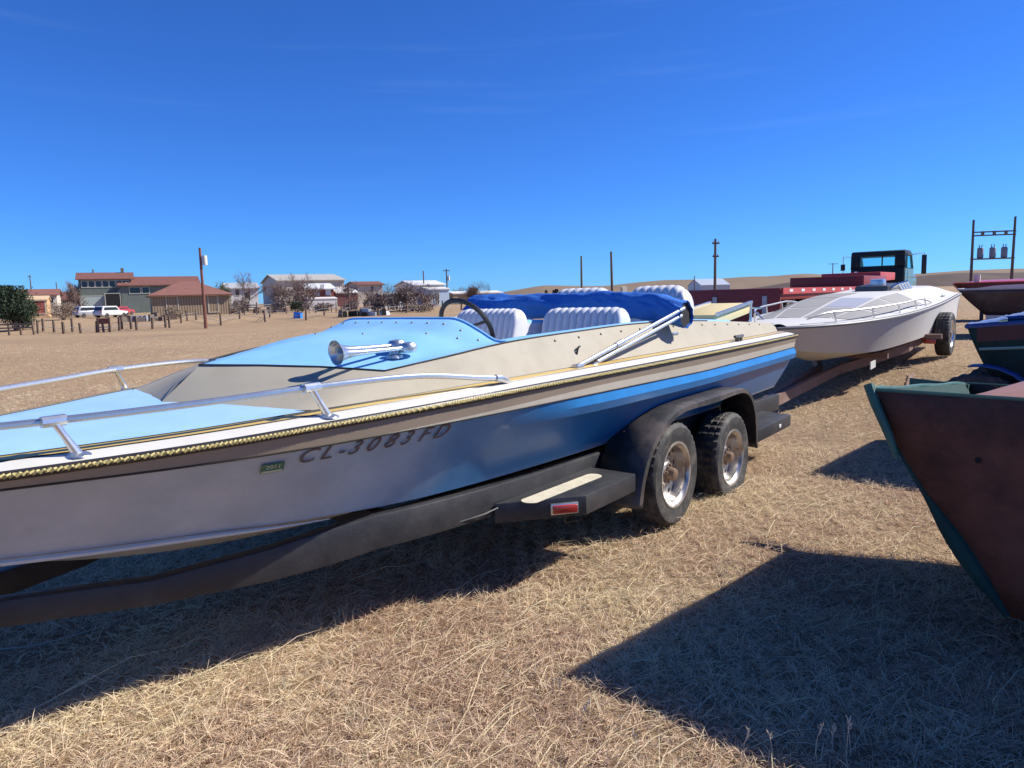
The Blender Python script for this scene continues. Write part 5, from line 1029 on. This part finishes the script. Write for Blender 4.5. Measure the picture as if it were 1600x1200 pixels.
def shrub(label, px, Y, ytop, wpx, m, seed, n=2600, name='shrub', leaf=.09, cone=0., cat='shrub'):
    rn = np.random.default_rng(seed); b = at(px, HORIZON, Y); g = gz(b.x, b.y); H = at(px, ytop, Y).z - g; W = wpx * Y / FPX / 2
    r = empty(name, (b.x, b.y, g), 0, label, cat); mb = MB()
    cl = [(rn.uniform(-.75, .75), rn.uniform(-.6, .6), rn.uniform(.12, .85)) for _ in range(16)]
    for i in range(n):
        c = cl[rn.integers(len(cl))]; sh = 1 - cone * c[2]; p = np.array([c[0] * W * sh, c[1] * W * sh, c[2] * H]) + rn.normal(0, 1, 3) * np.array([W * .2 * sh, W * .2, H * .10]); p[2] = max(.03, min(H, p[2]))
        d = rn.normal(0, 1, 3); d /= np.linalg.norm(d); e = np.cross(d, rn.normal(0, 1, 3)); e /= np.linalg.norm(e); L = leaf * rn.uniform(.6, 1.7); w_ = L * rn.uniform(.2, .4)
        mb.add([p - e * w_, p + d * L * .5 - e * w_ * .2, p + d * L, p + e * w_], [(0, 1, 2, 3)])
    mb.build('crown', m, r, smooth=False, weld=False); mb = MB()
    for k in range(5): a = k * 1.3; mb.tube([(math.cos(a) * .1, math.sin(a) * .1, -.1), (math.cos(a) * W * .5, math.sin(a) * W * .4, H * .6)], [.07, .02], 5)
    mb.build('trunk', M_bark, r)
M_jun = mat('juniper_green', (.03, .05, .022), .9, var=.4, scale=1.2)
M_brush = mat('tan_brush', (.26, .19, .13), .9, var=.3, scale=1.0)
shrub('large dark green juniper at the left edge behind the board fence', 20, 78, 447, 74, M_jun, 1, n=15000, leaf=.2, cone=.45, name='juniper_tree', cat='tree')
shrub('tan brushy shrub mound right of the orange garage', 96, 100, 470, 44, M_brush, 2, n=2600, leaf=.15)
shrub('olive shrub tree beside the right end of the barn', 350, 118, 435, 22, mat('olive_foliage', (.12, .13, .06), .9, var=.3), 3, n=2200, leaf=.18, name='olive_shrub')
shrub('dark evergreen shrub under the warehouse trees', 462, 104, 471, 22, M_jun, 4, n=1500, leaf=.14, name='evergreen_shrub')
shrub('tan brush pile before the plank barn', 268, 94, 476, 26, M_brush, 5, n=1400, leaf=.13)
shrub('low brush under the largest thicket tree', 655, 92, 472, 50, M_brush, 6, n=2000, leaf=.13)
M_thick = mat('mauve_brown_thicket', (.20, .145, .125), .9, var=.35, scale=1.2)
for i, (px, Y, yt, wp, lab) in enumerate([(438, 112, 456, 30, 'low thicket before the left end of the warehouse'), (472, 112, 452, 30, 'thicket in front of the middle of the warehouse'), (505, 108, 474, 34, 'low weeds below the brick house by the pen fence'), (588, 100, 458, 34, 'thicket at the left end of the white trailer house'), (622, 98, 450, 36, 'tall thicket before the middle of the white trailer house'),
                                          (652, 96, 452, 40, 'densest thicket right of the white trailer house'), (547, 110, 466, 24, 'small thicket before the dark red house'), (118, 118, 470, 36, 'scrub on the bank left of the silver car'), (376, 116, 462, 26, 'scrub before the white house right of the barn')]):
    shrub(lab, px, Y, yt, wp, M_thick, 60 + i, n=1500, leaf=.2, name='thicket')
# seed heads, taller tufts and a pale cable in the grass
def stalks():
    mb = MB(); rn = random.Random(5)
    for px, py in ((1272, 1195), (1300, 1185), (1330, 1190), (1322, 1198), (1000, 1195), (1160, 1198), (1210, 1190), (880, 1120), (905, 1150)):
        r = ray(px, py); t = -CAMH / r.z; b = Vector((r.x * t, r.y * t, 0)); hh = rn.uniform(.10, .16); l = rn.uniform(-.03, .03)
        P = [b, b + Vector((l * .4, 0, hh * .6)), b + Vector((l + .008, .005, hh))]; mb.tube(P, [.0012, .001, .0007], 4)
        for k in range(9):
            q = P[1].lerp(P[2], .35 + .65 * k / 9); a = rn.uniform(0, 6.28); mb.tube([q, q + Vector((math.cos(a) * .006, math.sin(a) * .006, .006)), q + Vector((math.cos(a) * .008, math.sin(a) * .008, .014))], [.0006, .0022, .0004], 4)
    o = mb.build('grass_stalks', mat('pale_seed_heads', (.55, .48, .36), .8), weld=False); tag(o, 'few upright dry grass stalks with pale seed heads in the front shadow', 'grass', kind='stuff')
    mb = MB(); n = 0
    for i in range(260):
        d = rn.uniform(2.4, 16); a = rn.uniform(R(-44), R(46)); b = Vector((d * math.sin(a), d * math.cos(a), gz(d * math.sin(a), d * math.cos(a))))
        for k in range(26):
            q = b + Vector((rn.gauss(0, .03), rn.gauss(0, .03), 0)); t = Vector((rn.gauss(0, .5), rn.gauss(0, .5), 1)).normalized() * rn.uniform(.04, .12); s_ = Vector((rn.gauss(0, 1), rn.gauss(0, 1), 0)).normalized() * .0016; mb.add([q - s_, q + s_, q + t], [(0, 1, 2)])
    o = mb.build('grass_tufts', mat('pale_tufts', (.66, .57, .37), .8, var=.2, scale=2), weld=False, smooth=False); tag(o, 'scattered small upright tufts of pale dry grass', 'grass', kind='stuff')
stalks()
mb = MB(); P = []
for px, py in ((-60, 1018), (0, 1015), (60, 1008), (120, 992), (180, 972), (235, 951)):
    r = ray(px, py); t = (.02 - CAMH) / r.z; P.append((r.x * t, r.y * t, .022))
mb.tube(spline(P, 6), .004, 6); tag(mb.build('cable', mat('pale_cable', (.4, .36, .3), .6)), 'thin pale cable lying in the shadow under the bow', 'cable')
